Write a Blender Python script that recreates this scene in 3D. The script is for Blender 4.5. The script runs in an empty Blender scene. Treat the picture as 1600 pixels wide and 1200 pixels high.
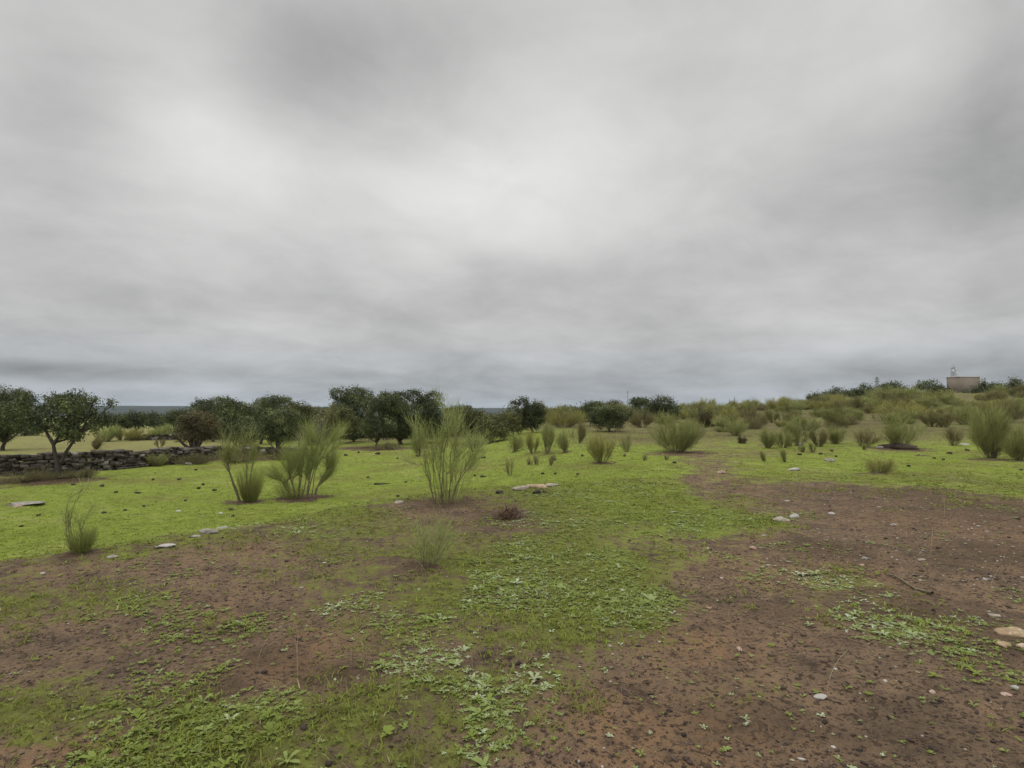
import bpy, math, random
import numpy as np
R = math.radians
S = bpy.context.scene
COL = S.collection

# ------------------------------------------------------------------ camera
PW, PH, F = 1600.0, 1200.0, 900.0          # photograph size and focal length in its pixels
EYE = 1.6
PITCH = math.atan(40.0 / F)
cd = bpy.data.cameras.new('camera')
cd.sensor_width = 36.0
cd.lens = 36.0 * F / PW
cd.clip_start, cd.clip_end = 0.05, 40000.0
cam = bpy.data.objects.new('camera', cd)
COL.objects.link(cam)
cam.location = (0, 0, EYE)
cam.rotation_euler = (R(90) + PITCH, 0, 0)
S.camera = cam

# ------------------------------------------------------------------ world (overcast sky), sun, exposure
SUN_EL, SUN_AZ = 66.0, -20.0                 # high, ahead of the camera, behind the cloud deck
S.view_settings.view_transform = 'Standard'
S.view_settings.look = 'None'
S.view_settings.exposure = 0.25
S.view_settings.gamma = 1.0
try: S.view_settings.use_curve_mapping = False
except Exception: pass
S.cycles.use_denoising = True
S.cycles.max_bounces = 6
S.cycles.transparent_max_bounces = 6
S.cycles.volume_bounces = 0

W = bpy.data.worlds.new('World'); S.world = W
W.use_nodes = True
nt = W.node_tree; nt.nodes.clear()
class NG:
    """small helper to wire math nodes"""
    def __init__(s, nt): s.nt = nt
    def node(s, t, **k):
        n = s.nt.nodes.new(t)
        for a, b in k.items(): setattr(n, a, b)
        return n
    def put(s, sock, v):
        if isinstance(v, bpy.types.NodeSocket): s.nt.links.new(v, sock)
        else: sock.default_value = (*v, 1) if sock.type == 'RGBA' and len(v) == 3 else v
    def m(s, op, a, b=0.0, c=None, clamp=False):
        n = s.node('ShaderNodeMath', operation=op, use_clamp=clamp)
        s.put(n.inputs[0], a); s.put(n.inputs[1], b)
        if c is not None: s.put(n.inputs[2], c)
        return n.outputs[0]
    def mapr(s, v, a, b, c, d, smooth=True):
        n = s.node('ShaderNodeMapRange'); n.interpolation_type = 'SMOOTHSTEP' if smooth else 'LINEAR'
        s.put(n.inputs[0], v)
        for i, q in enumerate((a, b, c, d)): s.put(n.inputs[i + 1], q)
        return n.outputs[0]
    def noise(s, vec, scale, detail=4, rough=0.55, dist=0.0):
        n = s.node('ShaderNodeTexNoise'); n.inputs['Scale'].default_value = scale
        n.inputs['Detail'].default_value = detail; n.inputs['Roughness'].default_value = rough
        n.inputs['Distortion'].default_value = dist
        s.put(n.inputs['Vector'], vec)
        return n.outputs[0]
    def mix(s, f, a, b, blend='MIX'):
        n = s.node('ShaderNodeMix', data_type='RGBA', blend_type=blend)
        s.put(n.inputs[0], f)
        s.put(n.inputs[6], a if isinstance(a, bpy.types.NodeSocket) else (*a, 1))
        s.put(n.inputs[7], b if isinstance(b, bpy.types.NodeSocket) else (*b, 1))
        return n.outputs[2]
    def attr(s, name, out=2):
        n = s.node('ShaderNodeAttribute', attribute_name=name)
        return n.outputs[out]
g = NG(nt)
tc = g.node('ShaderNodeTexCoord')
sep = g.node('ShaderNodeSeparateXYZ'); nt.links.new(tc.outputs['Generated'], sep.inputs[0])
dx, dy, dz = sep.outputs
az = g.m('MULTIPLY', g.m('ARCTAN2', dx, dy), 180 / math.pi)       # degrees to the right of +Y
el = g.m('MULTIPLY', g.m('ARCSINE', dz), 180 / math.pi)
# cloud deck coordinates: the direction carried up to a flat layer, so the bands pack towards the horizon
zz = g.m('ADD', g.m('MAXIMUM', dz, 0.0), 0.24)
cx = g.m('DIVIDE', dx, zz); cy = g.m('DIVIDE', dy, zz)
cmb = g.node('ShaderNodeCombineXYZ'); g.put(cmb.inputs[0], cx); g.put(cmb.inputs[1], cy)
big = g.noise(cmb.outputs[0], 0.95, 3, 0.5, 0.3)
mid = g.noise(cmb.outputs[0], 2.6, 8, 0.62, 0.35)
ca, sa_ = math.cos(R(38)), math.sin(R(38))                        # rows of cloud lying across the wind
rx = g.m('ADD', g.m('MULTIPLY', cx, ca), g.m('MULTIPLY', cy, sa_)); ry = g.m('SUBTRACT', g.m('MULTIPLY', cy, ca), g.m('MULTIPLY', cx, sa_))
cm2 = g.node('ShaderNodeCombineXYZ'); g.put(cm2.inputs[0], g.m('MULTIPLY', rx, .9)); g.put(cm2.inputs[1], g.m('MULTIPLY', ry, 1.8))
row = g.noise(cm2.outputs[0], 1.3, 6, 0.6, 0.8)
lum = g.mapr(el, -2, 16, 0.37, 0.52)                              # darker towards the horizon
lum = g.m('ADD', lum, g.m('MULTIPLY', g.m('SUBTRACT', big, 0.5), 0.32))
lum = g.m('ADD', lum, g.m('MULTIPLY', g.m('SUBTRACT', mid, 0.5), 0.24))
lum = g.m('ADD', lum, g.m('MULTIPLY', g.m('SUBTRACT', row, 0.5), 0.11))
def blob(u, v, su, sv, amp):
    """a brighter or darker body of cloud, given by its bearing and height in the sky"""
    global lum
    x, z = (u - 800) / F, (600 - v) / F
    a0 = math.degrees(math.atan2(x, math.cos(PITCH) - z * math.sin(PITCH)))
    e0 = math.degrees(math.atan2(math.sin(PITCH) + z * math.cos(PITCH), math.hypot(1, x)))
    sa, se = math.degrees(su / F) / (1 + x * x), math.degrees(sv / F) / math.hypot(1, x)
    p = g.m('DIVIDE', g.m('SUBTRACT', az, a0), sa); q = g.m('DIVIDE', g.m('SUBTRACT', el, e0), se)
    r2 = g.m('ADD', g.m('MULTIPLY', p, p), g.m('MULTIPLY', q, q))
    lum = g.m('ADD', lum, g.m('MULTIPLY', g.m('EXPONENT', g.m('MULTIPLY', r2, -1.0)), amp))
for b in ((330, 240, 190, 110, .10), (680, 290, 280, 90, .12), (520, 110, 170, 110, -.15), (110, 150, 140, 110, -.10), (430, 60, 90, 90, -.04), (1430, 50, 120, 70, .06),
          (1250, 130, 230, 150, -.02), (1570, 200, 120, 220, -.13), (1300, 320, 240, 60, -.05), (860, 430, 330, 35, -.07), (500, 480, 400, 30, -.05),
          (60, 575, 260, 14, -.13), (150, 606, 330, 9, .04), (1430, 585, 260, 22, -.10), (1400, 535, 280, 22, .05),
          (820, 600, 400, 30, -.06), (700, 20, 160, 60, -.05), (930, 250, 160, 120, .05)):
    blob(*b)
lum = g.m('MULTIPLY', lum, g.mapr(dy, .15, -.5, 1.0, 2.3))         # added fill: sky raised behind the camera to light plants facing it
lum = g.m('MULTIPLY', lum, g.mapr(el, 40, 80, 1.0, 2.3))          # an overcast sky is brightest overhead
lum = g.m('MAXIMUM', lum, 0.1)
cc = g.mix(g.mapr(el, 0, 9, 1.0, 0.0), (1.0, 0.995, 0.972), (0.92, 0.98, 1.05))
mul = g.node('ShaderNodeVectorMath', operation='SCALE'); g.put(mul.inputs[0], cc); g.put(mul.inputs['Scale'], lum)
bgc = g.node('ShaderNodeBackground'); g.put(bgc.inputs[0], mul.outputs[0]); bgc.inputs[1].default_value = 1.0
sky = g.node('ShaderNodeTexSky', sky_type='NISHITA', sun_disc=False, sun_elevation=R(SUN_EL), sun_rotation=R(SUN_AZ))
bgs = g.node('ShaderNodeBackground'); g.put(bgs.inputs[0], sky.outputs[0]); bgs.inputs[1].default_value = 0.06
ms = g.node('ShaderNodeMixShader'); ms.inputs[0].default_value = 0.95
nt.links.new(bgs.outputs[0], ms.inputs[1]); nt.links.new(bgc.outputs[0], ms.inputs[2])
wo = g.node('ShaderNodeOutputWorld'); nt.links.new(ms.outputs[0], wo.inputs[0])

sl = bpy.data.lights.new('sun', 'SUN'); sl.energy = 1.3; sl.angle = R(35); sl.color = (1.0, 0.96, 0.9)
so = bpy.data.objects.new('sun', sl); COL.objects.link(so)
so.rotation_euler = (R(90 - SUN_EL), 0, R(180 - SUN_AZ))          # light comes from ahead (+Y) and above
so.location = (0, 30, 60)

# ------------------------------------------------------------------ numeric helpers
def hash01(ix, iy, seed):
    h = (ix.astype(np.int64) * 73856093) ^ (iy.astype(np.int64) * 19349663) ^ (seed * 83492791)
    h &= 0xffffffff
    h = ((h ^ (h >> 15)) * 0x2c1b3c6d) & 0xffffffff
    h = ((h ^ (h >> 12)) * 0x297a2d39) & 0xffffffff
    h ^= h >> 15
    return (h & 0xffffff) / float(0xffffff)
def vnoise(x, y, seed=0):
    x = np.asarray(x, float); y = np.asarray(y, float)
    xi, yi = np.floor(x), np.floor(y); fx, fy = x - xi, y - yi
    fx = fx * fx * fx * (fx * (fx * 6 - 15) + 10); fy = fy * fy * fy * (fy * (fy * 6 - 15) + 10)
    a, b = hash01(xi, yi, seed), hash01(xi + 1, yi, seed)
    c, d = hash01(xi, yi + 1, seed), hash01(xi + 1, yi + 1, seed)
    return (a + (b - a) * fx) * (1 - fy) + (c + (d - c) * fx) * fy - 0.5
def fbm(x, y, seed=0, n=4, gain=.5):
    s, a, k = 0, 1.0, 1.0
    for i in range(n):
        s = s + a * vnoise(np.asarray(x) * k + 17.3 * i, np.asarray(y) * k - 9.1 * i, seed + i); a *= gain; k *= 2.03
    return s
def sstep(x, a, b):
    t = np.clip((x - a) / (b - a), 0, 1); return t * t * (3 - 2 * t)

EX = np.array([-60, -30, -14, -5.3, -3.9, -2.6, -1.35, .4, 3, 8, 30.])
EY = np.array([-30, -7, 2.0, 6.0, 7.4, 9.6, 11.1, 12.2, 13, 14, 16.])
HA = np.array([-1.3, -.9, -.5, -.2, 0, .28, .39, .5, .555, .67, .78, .9, 1.3])
HZ = np.array([-3.6, -3.2, -2.2, -.8, .6, 1.1, 1.6, 2.6, 3.4, 4.6, 5.4, 6.0, 6.5])
def height(x, y):
    x = np.asarray(x, float); y = np.asarray(y, float)
    r = np.hypot(x, y)
    d = (y - np.interp(x, EX, EY)) * .75
    d = d + .35 * fbm(x * .6, y * .6, 5, 3)
    amp = .85 * (1 - sstep(x, -6, 4))
    z = -amp * sstep(d, 0, 1.9) + .07 * amp * np.exp(-((d + .35) / .7) ** 2)
    yy = np.maximum(y, 1.0)
    s = np.clip((y - 20) / 110, 0, 1) ** 1.3
    z = z + np.interp(np.clip(x / np.maximum(yy, 12), -1.3, 1.3), HA, HZ) * s * (1 - .0 * s)
    # beyond the crest the land falls away into a wide valley
    z = z - 26 * sstep(r, 150, 900) + 0 * r
    near = np.exp(-(r / 30) ** 2)
    z = z + .10 * fbm(x * .30, y * .30, 11, 3) * (1 - .4 * near)
    z = z + .030 * fbm(x * 1.7, y * 1.7, 21, 3) + .022 * fbm(x * 7, y * 7, 31, 3) * np.exp(-(r / 25) ** 2)
    z = z + .9 * fbm(x * .035, y * .035, 41, 2) * sstep(r, 40, 120)
    # wheel ruts of the track on the right
    return z

cp, sp = math.cos(PITCH), math.sin(PITCH)
def ray(u, v):
    X, Z = (u - 800) / F, (600 - v) / F
    d = np.array([X, cp - Z * sp, sp + Z * cp]); return d
def at(u, v, far=135.0):
    """the point of the ground seen at photograph pixel (u, v)"""
    d = ray(u, v); t = np.geomspace(1.2, far / d[1], 900)
    f = EYE + d[2] * t - height(d[0] * t, d[1] * t)
    k = np.where(f < 0)[0]
    if len(k) == 0: t0 = far / d[1]
    else:
        a, b = t[max(k[0] - 1, 0)], t[k[0]]
        for _ in range(24):
            m = (a + b) / 2
            if EYE + d[2] * m - height(d[0] * m, d[1] * m) < 0: b = m
            else: a = m
        t0 = b
    x, y = d[0] * t0, d[1] * t0
    return np.array([x, y, float(height(x, y))])
def atd(u, y):
    x = (u - 800) / F * y; return np.array([x, y, float(height(x, y))])
def project(x, y, z):
    yy, zz = y * cp + (z - EYE) * sp, -y * sp + (z - EYE) * cp
    yy = np.maximum(yy, .05)
    return 800 + F * x / yy, 600 - F * zz / yy

# ------------------------------------------------------------------ object helpers
def tag(o, label=None, cat=None, group=None, kind=None):
    if label: o['label'] = label
    if cat: o['category'] = cat
    if group: o['group'] = group
    if kind: o['kind'] = kind
    return o
def empty(name, loc, label, cat, group=None):
    o = bpy.data.objects.new(name, None); COL.objects.link(o); o.location = loc; o.empty_display_size = .2
    return tag(o, label, cat, group)
def mesh_np(name, V, Q, mat, parent=None, T=None, tint=None, smooth=False, loc=None, attrs=None):
    """one mesh object out of arrays: V (n,3) points, Q (m,4) quads, T (k,3) triangles"""
    V = np.asarray(V, np.float32)
    Q = np.zeros((0, 4), np.int32) if Q is None else np.asarray(Q, np.int32)
    T = np.zeros((0, 3), np.int32) if T is None else np.asarray(T, np.int32)
    me = bpy.data.meshes.new(name)
    me.vertices.add(len(V)); me.vertices.foreach_set('co', V.ravel())
    li = np.concatenate([Q.ravel(), T.ravel()]).astype(np.int32)
    me.loops.add(len(li)); me.loops.foreach_set('vertex_index', li)
    n = len(Q) + len(T); me.polygons.add(n)
    st = np.concatenate([np.arange(len(Q)) * 4, len(Q) * 4 + np.arange(len(T)) * 3]).astype(np.int32)
    me.polygons.foreach_set('loop_start', st)
    if smooth: me.polygons.foreach_set('use_smooth', np.ones(n, bool))
    A = dict(attrs or {})
    if tint is not None: A['tint'] = tint
    for k, a in A.items():
        at_ = me.attributes.new(k, 'FLOAT', 'POINT'); at_.data.foreach_set('value', np.asarray(a, np.float32))
    me.update(calc_edges=True)
    me.materials.append(mat)
    o = bpy.data.objects.new(name, me); COL.objects.link(o)
    if parent is not None: o.parent = parent
    if loc is not None: o.location = loc
    return o
def tubes(P, rad, sides=3, rng=None):
    """P (n,k,3) polylines with radii (n,k) -> vertices and quads of tapering tubes"""
    P = np.asarray(P, float); n, k, _ = P.shape
    rad = np.broadcast_to(np.asarray(rad, float), (n, k))
    tg = np.gradient(P, axis=1); tg /= np.linalg.norm(tg, axis=2, keepdims=True) + 1e-9
    ref = np.tile(np.array([.31, .95, .05]), (n, k, 1))
    bad = np.abs((tg * ref).sum(2)) > .9; ref[bad] = (1, 0, .1)
    a = np.cross(tg, ref); a /= np.linalg.norm(a, axis=2, keepdims=True) + 1e-9
    b = np.cross(tg, a)
    an = np.arange(sides) * 2 * math.pi / sides
    V = P[:, :, None] + rad[:, :, None, None] * (np.cos(an)[:, None] * a[:, :, None] + np.sin(an)[:, None] * b[:, :, None])
    idx = np.arange(n * k * sides).reshape(n, k, sides)
    nx = np.roll(idx, -1, axis=2)
    Q = np.stack([idx[:, :-1], nx[:, :-1], nx[:, 1:], idx[:, 1:]], axis=-1).reshape(-1, 4)
    return V.reshape(-1, 3), Q
def copy_tree(o, parent=None):
    c = o.copy(); COL.objects.link(c); c.parent = parent
    for ch in [q for q in o.children]: copy_tree(ch, c)
    return c

# ------------------------------------------------------------------ materials
def mat_base(name):
    m = bpy.data.materials.new(name); m.use_nodes = True
    t = m.node_tree; t.nodes.clear(); return m, NG(t)
def finish(m, g, color, rough=.8, bump=None, transl=0.0, spec=.3):
    t = m.node_tree
    p = g.node('ShaderNodeBsdfPrincipled'); g.put(p.inputs['Base Color'], color)
    g.put(p.inputs['Roughness'], rough); p.inputs['Specular IOR Level'].default_value = spec
    if bump is not None:
        b = g.node('ShaderNodeBump'); b.inputs['Strength'].default_value = bump[1]; b.inputs['Distance'].default_value = bump[2]
        g.put(b.inputs['Height'], bump[0]); g.put(p.inputs['Normal'], b.outputs[0])
    sh = p.outputs[0]
    if transl:
        tr = g.node('ShaderNodeBsdfTranslucent'); g.put(tr.inputs[0], color)
        mx = g.node('ShaderNodeMixShader'); mx.inputs[0].default_value = transl
        t.links.new(sh, mx.inputs[1]); t.links.new(tr.outputs[0], mx.inputs[2]); sh = mx.outputs[0]
    o = g.node('ShaderNodeOutputMaterial'); t.links.new(sh, o.inputs[0]); return m
def ramp(g, f, stops):
    n = g.node('ShaderNodeValToRGB'); e = n.color_ramp.elements
    while len(e) < len(stops): e.new(.5)
    for k, (p, c) in zip(e, stops): k.position = p; k.color = (*c, 1)
    g.put(n.inputs[0], f); return n.outputs[0]
def leafy(name, stops, transl=.25, rough=.6, spec=.25):
    m, g = mat_base(name)
    return finish(m, g, ramp(g, g.attr('tint'), stops), rough, None, transl, spec)
def geo_pos(g): return g.node('ShaderNodeNewGeometry').outputs['Position']
def obj_pos(g): return g.node('ShaderNodeTexCoord').outputs['Object']

M = {}
M['oak'] = leafy('holm_oak_leaves', [(0, (0.034, 0.043, 0.017)), (.45, (0.066, 0.082, 0.029)), (.8, (0.120, 0.142, 0.050)), (1, (0.204, 0.228, 0.102))], .12)
M['oak_olive'] = leafy('olive_leaves', [(0, (0.062, 0.069, 0.022)), (.5, (0.125, 0.131, 0.044)), (1, (0.237, 0.250, 0.100))], .15)
M['oak_brown'] = leafy('brownish_leaves', [(0, (0.054, 0.043, 0.019)), (.5, (0.102, 0.084, 0.036)), (1, (0.156, 0.144, 0.060))], .12)
M['broom'] = leafy('broom_twigs', [(0, (.19, .195, .065)), (.5, (.39, .415, .145)), (1, (.54, .57, .28))], 0.45)
M['broom_bright'] = leafy('bright_broom_twigs', [(0, (.25, .275, .08)), (.5, (.45, .50, .175)), (1, (.60, .64, .38))], 0.45)
M['broom_dull'] = leafy('dull_broom_twigs', [(0, (.15, .13, .055)), (.5, (.29, .27, .115)), (1, (.43, .41, .20))], 0.4)
M['broom_gold'] = leafy('yellowish_broom_twigs', [(0, (.24, .23, .065)), (.5, (.46, .45, .145)), (1, (.60, .59, .25))], 0.45)
M['dead'] = leafy('dead_twigs', [(0, (.05, .028, .018)), (.5, (.10, .06, .038)), (1, (.19, .13, .09))], .05)
M['grey_twig'] = leafy('bare_grey_twigs', [(0, (0.084, 0.072, 0.054)), (.5, (0.156, 0.138, 0.102)), (1, (0.240, 0.216, 0.156))], .05)
M['weed'] = leafy('weed_leaves', [(0, (.08, .095, .022)), (.4, (.17, .215, .04)), (.72, (.21, .26, .085)), (1, (.36, .41, .26))], .25, .6, .1)
M['blade'] = leafy('grass_blades', [(0, (.09, .09, .022)), (.4, (.18, .20, .04)), (.8, (.225, .295, .040)), (1, (.36, .34, .16))], .35, .7, .1)
M['straw'] = leafy('dry_grass_stalks', [(0, (.22, .18, .10)), (1, (.42, .36, .22))], .2)

m, g = mat_base('bark'); p_ = obj_pos(g)
M['bark'] = finish(m, g, g.mix(g.noise(p_, 9, 5), (.022, .018, .014), (.085, .072, .058)), .9, (g.noise(p_, 22, 4), .6, .02))
m, g = mat_base('broom_wood'); p_ = obj_pos(g)
M['wood'] = finish(m, g, g.mix(g.noise(p_, 14, 4), (.06, .048, .03), (.19, .16, .095)), .85)
def stone_mat(name, a, b, c, sc=3.0):
    m, g = mat_base(name); p_ = geo_pos(g)
    col = g.mix(g.mapr(g.noise(p_, sc, 6, .6), .3, .7, 0, 1), a, b)
    col = g.mix(g.mapr(g.noise(p_, sc * 4, 4, .6), .55, .68, 0, .85), col, c)
    return finish(m, g, col, .92, (g.noise(p_, sc * 7, 5), .7, .03))
M['rock'] = stone_mat('pale_weathered_rock', (.20, .17, .13), (.34, .30, .25), (.44, .41, .36), 5)
M['rock_grey'] = stone_mat('grey_lichen_rock', (.14, .125, .105), (.27, .25, .22), (.40, .39, .35), 4)
M['rock_tan'] = stone_mat('tan_rock', (.24, .17, .10), (.38, .29, .18), (.46, .40, .30), 5)
M['rock_dark'] = stone_mat('dark_stone', (.018, .014, .012), (.05, .038, .032), (.08, .06, .05), 6)
M['rock_pink'] = stone_mat('pinkish_stone', (.30, .18, .13), (.42, .30, .24), (.50, .42, .37), 8)
M['rock_white'] = stone_mat('white_quartz_stone', (.26, .24, .215), (.40, .38, .35), (.52, .51, .48), 8)
m, g = mat_base('clod_earth'); p_ = geo_pos(g)
M['clod'] = finish(m, g, g.mix(g.noise(p_, 20, 4), (.02, .015, .011), (.075, .056, .038)), .95)
m, g = mat_base('dry_stone'); p_ = geo_pos(g)
col = ramp(g, g.attr('tint'), [(0, (.022, .018, .014)), (.5, (.075, .061, .048)), (.85, (.165, .142, .115)), (1, (.38, .36, .32))])
col = g.mix(g.mapr(g.noise(p_, 6, 5), .5, .66, 0, .6), col, (.20, .19, .16))
M['wall'] = finish(m, g, col, .93, (g.noise(p_, 25, 4), .6, .02))
m, g = mat_base('rendered_block'); p_ = geo_pos(g)
M['block'] = finish(m, g, g.mix(g.noise(p_, .8, 6, .65), (.14, .118, .092), (.215, .18, .14)), .9)
m, g = mat_base('pale_concrete'); M['concrete'] = finish(m, g, (.42, .39, .35), .9)
m, g = mat_base('galvanised_steel'); M['steel'] = finish(m, g, (.23, .24, .25), .5)
m, g = mat_base('white_dish'); M['dish'] = finish(m, g, (.55, .56, .57), .5)
m, g = mat_base('whitewash'); M['white'] = finish(m, g, (.75, .74, .72), .8)
m, g = mat_base('roof_tiles'); M['tiles'] = finish(m, g, (.30, .16, .10), .8)
m, g = mat_base('metal_door'); M['door'] = finish(m, g, (.08, .07, .06), .6)

# ------------------------------------------------------------------ where green covers the soil
CV = [560, 640, 672, 690, 705, 730, 760, 790, 820, 850, 880, 910, 940, 980, 1020, 1060, 1100, 1140, 1180, 1220]
CU = list(range(0, 1601, 100))
CG = ["77777777777777777", "77777777777777777", "77777777777777777", "66677778877777677", "77768899998445567", "23679999999377999", "89999999599223578", "99999931589631123",
      "99965554465771100", "99533544664321000", "33223357776332100", "43423456776224100", "55532446786225521",
      "32223344565213551", "23322344443211241", "34343466442321110", "66565565431341000", "54366554431120000",
      "22465555321110000", "22465554321110000"]
CA = np.array([[int(c) for c in r] for r in CG], float) / 9
def cover(x, y):
    z = height(x, y) if not hasattr(x, '_z') else None
    u, v = project(x, y, z)
    return cover_uv(u, v, x, y)
def cover_uv(u, v, x, y):
    u = np.clip(u + 46 * fbm(x * .9, y * .9, 61, 3), 0, 1599.9)
    v = np.clip(v + 20 * fbm(x * .9, y * .9, 71, 3), CV[0], CV[-1] - .1)
    fi = np.interp(v, CV, np.arange(len(CV))); i = np.minimum(fi.astype(int), len(CV) - 2); b = fi - i
    j = np.minimum((u / 100).astype(int), 15); a = u / 100 - j
    c = CA[i, j] * (1 - a) * (1 - b) + CA[i, j + 1] * a * (1 - b) + CA[i + 1, j] * (1 - a) * b + CA[i + 1, j + 1] * a * b
    c = np.where(y < .5, .45, c)
    return c

# ------------------------------------------------------------------ ground
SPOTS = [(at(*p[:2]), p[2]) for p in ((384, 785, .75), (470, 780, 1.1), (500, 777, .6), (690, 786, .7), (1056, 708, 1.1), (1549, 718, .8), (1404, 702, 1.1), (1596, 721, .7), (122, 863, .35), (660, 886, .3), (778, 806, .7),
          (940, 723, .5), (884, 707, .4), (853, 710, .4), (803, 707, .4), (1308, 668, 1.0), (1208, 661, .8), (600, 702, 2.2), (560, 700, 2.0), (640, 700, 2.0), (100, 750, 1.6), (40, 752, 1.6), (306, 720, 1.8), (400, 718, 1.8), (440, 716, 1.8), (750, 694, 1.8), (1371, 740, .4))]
def litter_shade(x, y):  # twig litter round plant feet, with contact shade painted in
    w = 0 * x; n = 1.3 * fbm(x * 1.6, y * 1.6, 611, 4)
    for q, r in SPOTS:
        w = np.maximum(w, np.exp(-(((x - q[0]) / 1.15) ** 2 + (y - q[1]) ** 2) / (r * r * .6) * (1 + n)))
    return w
def build_ground():
    fine = np.linspace(-62, 62, 760)
    coarse = np.linspace(62, 298, 70)[1:-1]
    th = np.radians(np.concatenate([fine, coarse]))
    rr = np.concatenate([np.geomspace(.5, 60, 520), np.geomspace(60, 200, 130)[1:], np.geomspace(200, 6000, 50)[1:]])
    TH, RR = np.meshgrid(th, rr)
    X, Y = RR * np.sin(TH), RR * np.cos(TH)
    Z = height(X, Y)
    n, k = X.shape
    V = np.stack([X.ravel(), Y.ravel(), Z.ravel()], 1)
    V = np.vstack([V, [[0, 0, float(height(0, 0))]]])
    idx = np.arange(n * k).reshape(n, k); nx = np.roll(idx, -1, axis=1)
    Q = np.stack([idx[:-1], idx[1:], nx[1:], nx[:-1]], -1).reshape(-1, 4)
    T = np.stack([np.full(k, n * k), idx[0], nx[0]], -1)
    x, y = V[:, 0], V[:, 1]
    u, v = project(x, y, V[:, 2])
    c = cover_uv(u, v, x, y)
    a = x / np.maximum(y, 1)
    d = (y - np.interp(x, EX, EY)) * .75
    lawn = sstep(d, -1.5, .8)                                     # bright turf beyond the bank, moss on this side
    lawn = np.maximum(lawn, sstep(x + (y - 4) * .02, .3, 2.0) * sstep(y, 3.5, 7) * .8)
    beyond = sstep(y - np.where(x < 0, 24 - x * .25, 24), 0, 6) * (sstep(-a, .38, .55) + sstep(a, .05, .25))
    dry = np.clip(beyond, 0, 1)
    c = np.where(np.hypot(x, y) > 200, .8, c)
    dry = np.where(np.hypot(x, y) > 200, .6, dry)
    lit = litter_shade(x, y); dn = fbm(x * 1.4, y * 1.4, 631, 3)
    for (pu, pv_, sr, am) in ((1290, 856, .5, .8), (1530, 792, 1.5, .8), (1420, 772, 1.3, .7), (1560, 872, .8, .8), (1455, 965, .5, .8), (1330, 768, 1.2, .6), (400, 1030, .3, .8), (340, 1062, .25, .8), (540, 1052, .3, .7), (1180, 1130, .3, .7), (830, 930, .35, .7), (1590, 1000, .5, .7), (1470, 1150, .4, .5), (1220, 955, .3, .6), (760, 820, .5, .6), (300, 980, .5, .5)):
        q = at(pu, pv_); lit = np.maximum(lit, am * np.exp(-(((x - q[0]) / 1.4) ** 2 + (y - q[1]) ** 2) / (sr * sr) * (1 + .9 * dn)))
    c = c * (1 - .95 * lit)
    hill = np.clip(sstep(a, .02, .2) * sstep(y, 24, 32) + sstep(a, -.42, -.30) * sstep(y, 40, 52), 0, 1)
    rust = 0 * x
    for (pu, pv_, sr) in ((1040, 1165, .6), (960, 1130, .4), (440, 1046, .28), (500, 1000, .30), (1090, 1010, .45), (1150, 880, .5), (1480, 820, 1.2), (90, 1190, .3), (1350, 900, .6)):
        q = at(pu, pv_); am_ = .85 if pv_ > 980 else .45; rust = np.maximum(rust, am_ * np.exp(-((x - q[0]) ** 2 + (y - q[1]) ** 2) / (sr * sr)))
    m, g = mat_base('ground_soil_and_turf'); p_ = geo_pos(g)
    n0 = g.noise(p_, .55, 5, .6); n1 = g.noise(p_, 2.3, 6, .62); n2 = g.noise(p_, 9, 5, .6); n3 = g.noise(p_, 48, 4, .6)
    n4 = g.noise(p_, 160, 3, .6)
    soil = ramp(g, g.m('ADD', g.m('MULTIPLY', n1, .6), g.m('MULTIPLY', n2, .4)),
                [(.32, (.044, .031, .022)), (.44, (.122, .084, .055)), (.56, (.192, .129, .080)), (.70, (.28, .182, .106))])
    soil = g.mix(g.m('MULTIPLY', g.m('MAXIMUM', g.mapr(n0, .52, .68, 0, .6), g.attr('rust')), g.mapr(n2, .35, .6, .3, 1)), soil, (.215, .128, .068))             # rust-coloured patches of bare earth
    n5 = g.noise(p_, 26, 5, .65)
    soil = g.mix(g.mapr(n5, .52, .60, 0, .85), soil, (.038, .025, .016))
    soil = g.mix(g.mapr(n3, .56, .68, 0, .8), soil, (.028, .020, .015))           # crumbs
    soil = g.mix(g.mapr(n4, .58, .68, 0, .7), soil, (.30, .24, .18))              # grit
    vo = g.node('ShaderNodeTexVoronoi'); vo.inputs['Scale'].default_value = 16; g.put(vo.inputs['Vector'], p_)
    fl = g.m('LESS_THAN', vo.outputs['Distance'], g.mapr(n2, .45, .75, 0.0, .22))
    soil = g.mix(g.m('MULTIPLY', fl, .7), soil, (.025, .018, .014))
    soil = g.mix(g.m('MULTIPLY', g.attr('litter_shade'), .75), soil, g.mix(n5, (.030, .020, .012), (.100, .068, .040)))  # litter with painted contact shade, and damp patches, darken the soil
    moss = ramp(g, g.m('ADD', g.m('MULTIPLY', n2, .5), g.m('MULTIPLY', n5, .5)), [(.34, (.055, .054, .018)), (.5, (.115, .120, .030)), (.66, (.185, .205, .045))])
    turf = ramp(g, g.m('ADD', g.m('MULTIPLY', n1, .5), g.m('MULTIPLY', n3, .5)),
                [(.34, (.090, .098, .020)), (.48, (.160, .200, .030)), (.64, (.215, .275, .042))])
    turf = g.mix(g.mapr(g.noise(p_, .33, 6, .62), .47, .66, 0, .75), turf, (.135, .118, .036))
    turf = g.mix(g.mapr(g.noise(p_, .8, 5, .6), .54, .68, 0, .6), turf, (.25, .265, .075))
    green = g.mix(g.attr('lawn'), moss, turf)
    dryc = ramp(g, g.m('ADD', g.m('MULTIPLY', n0, .5), g.m('MULTIPLY', n1, .5)), [(.35, (.13, .105, .05)), (.5, (.19, .180, .065)), (.65, (.155, .185, .048))])
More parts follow.
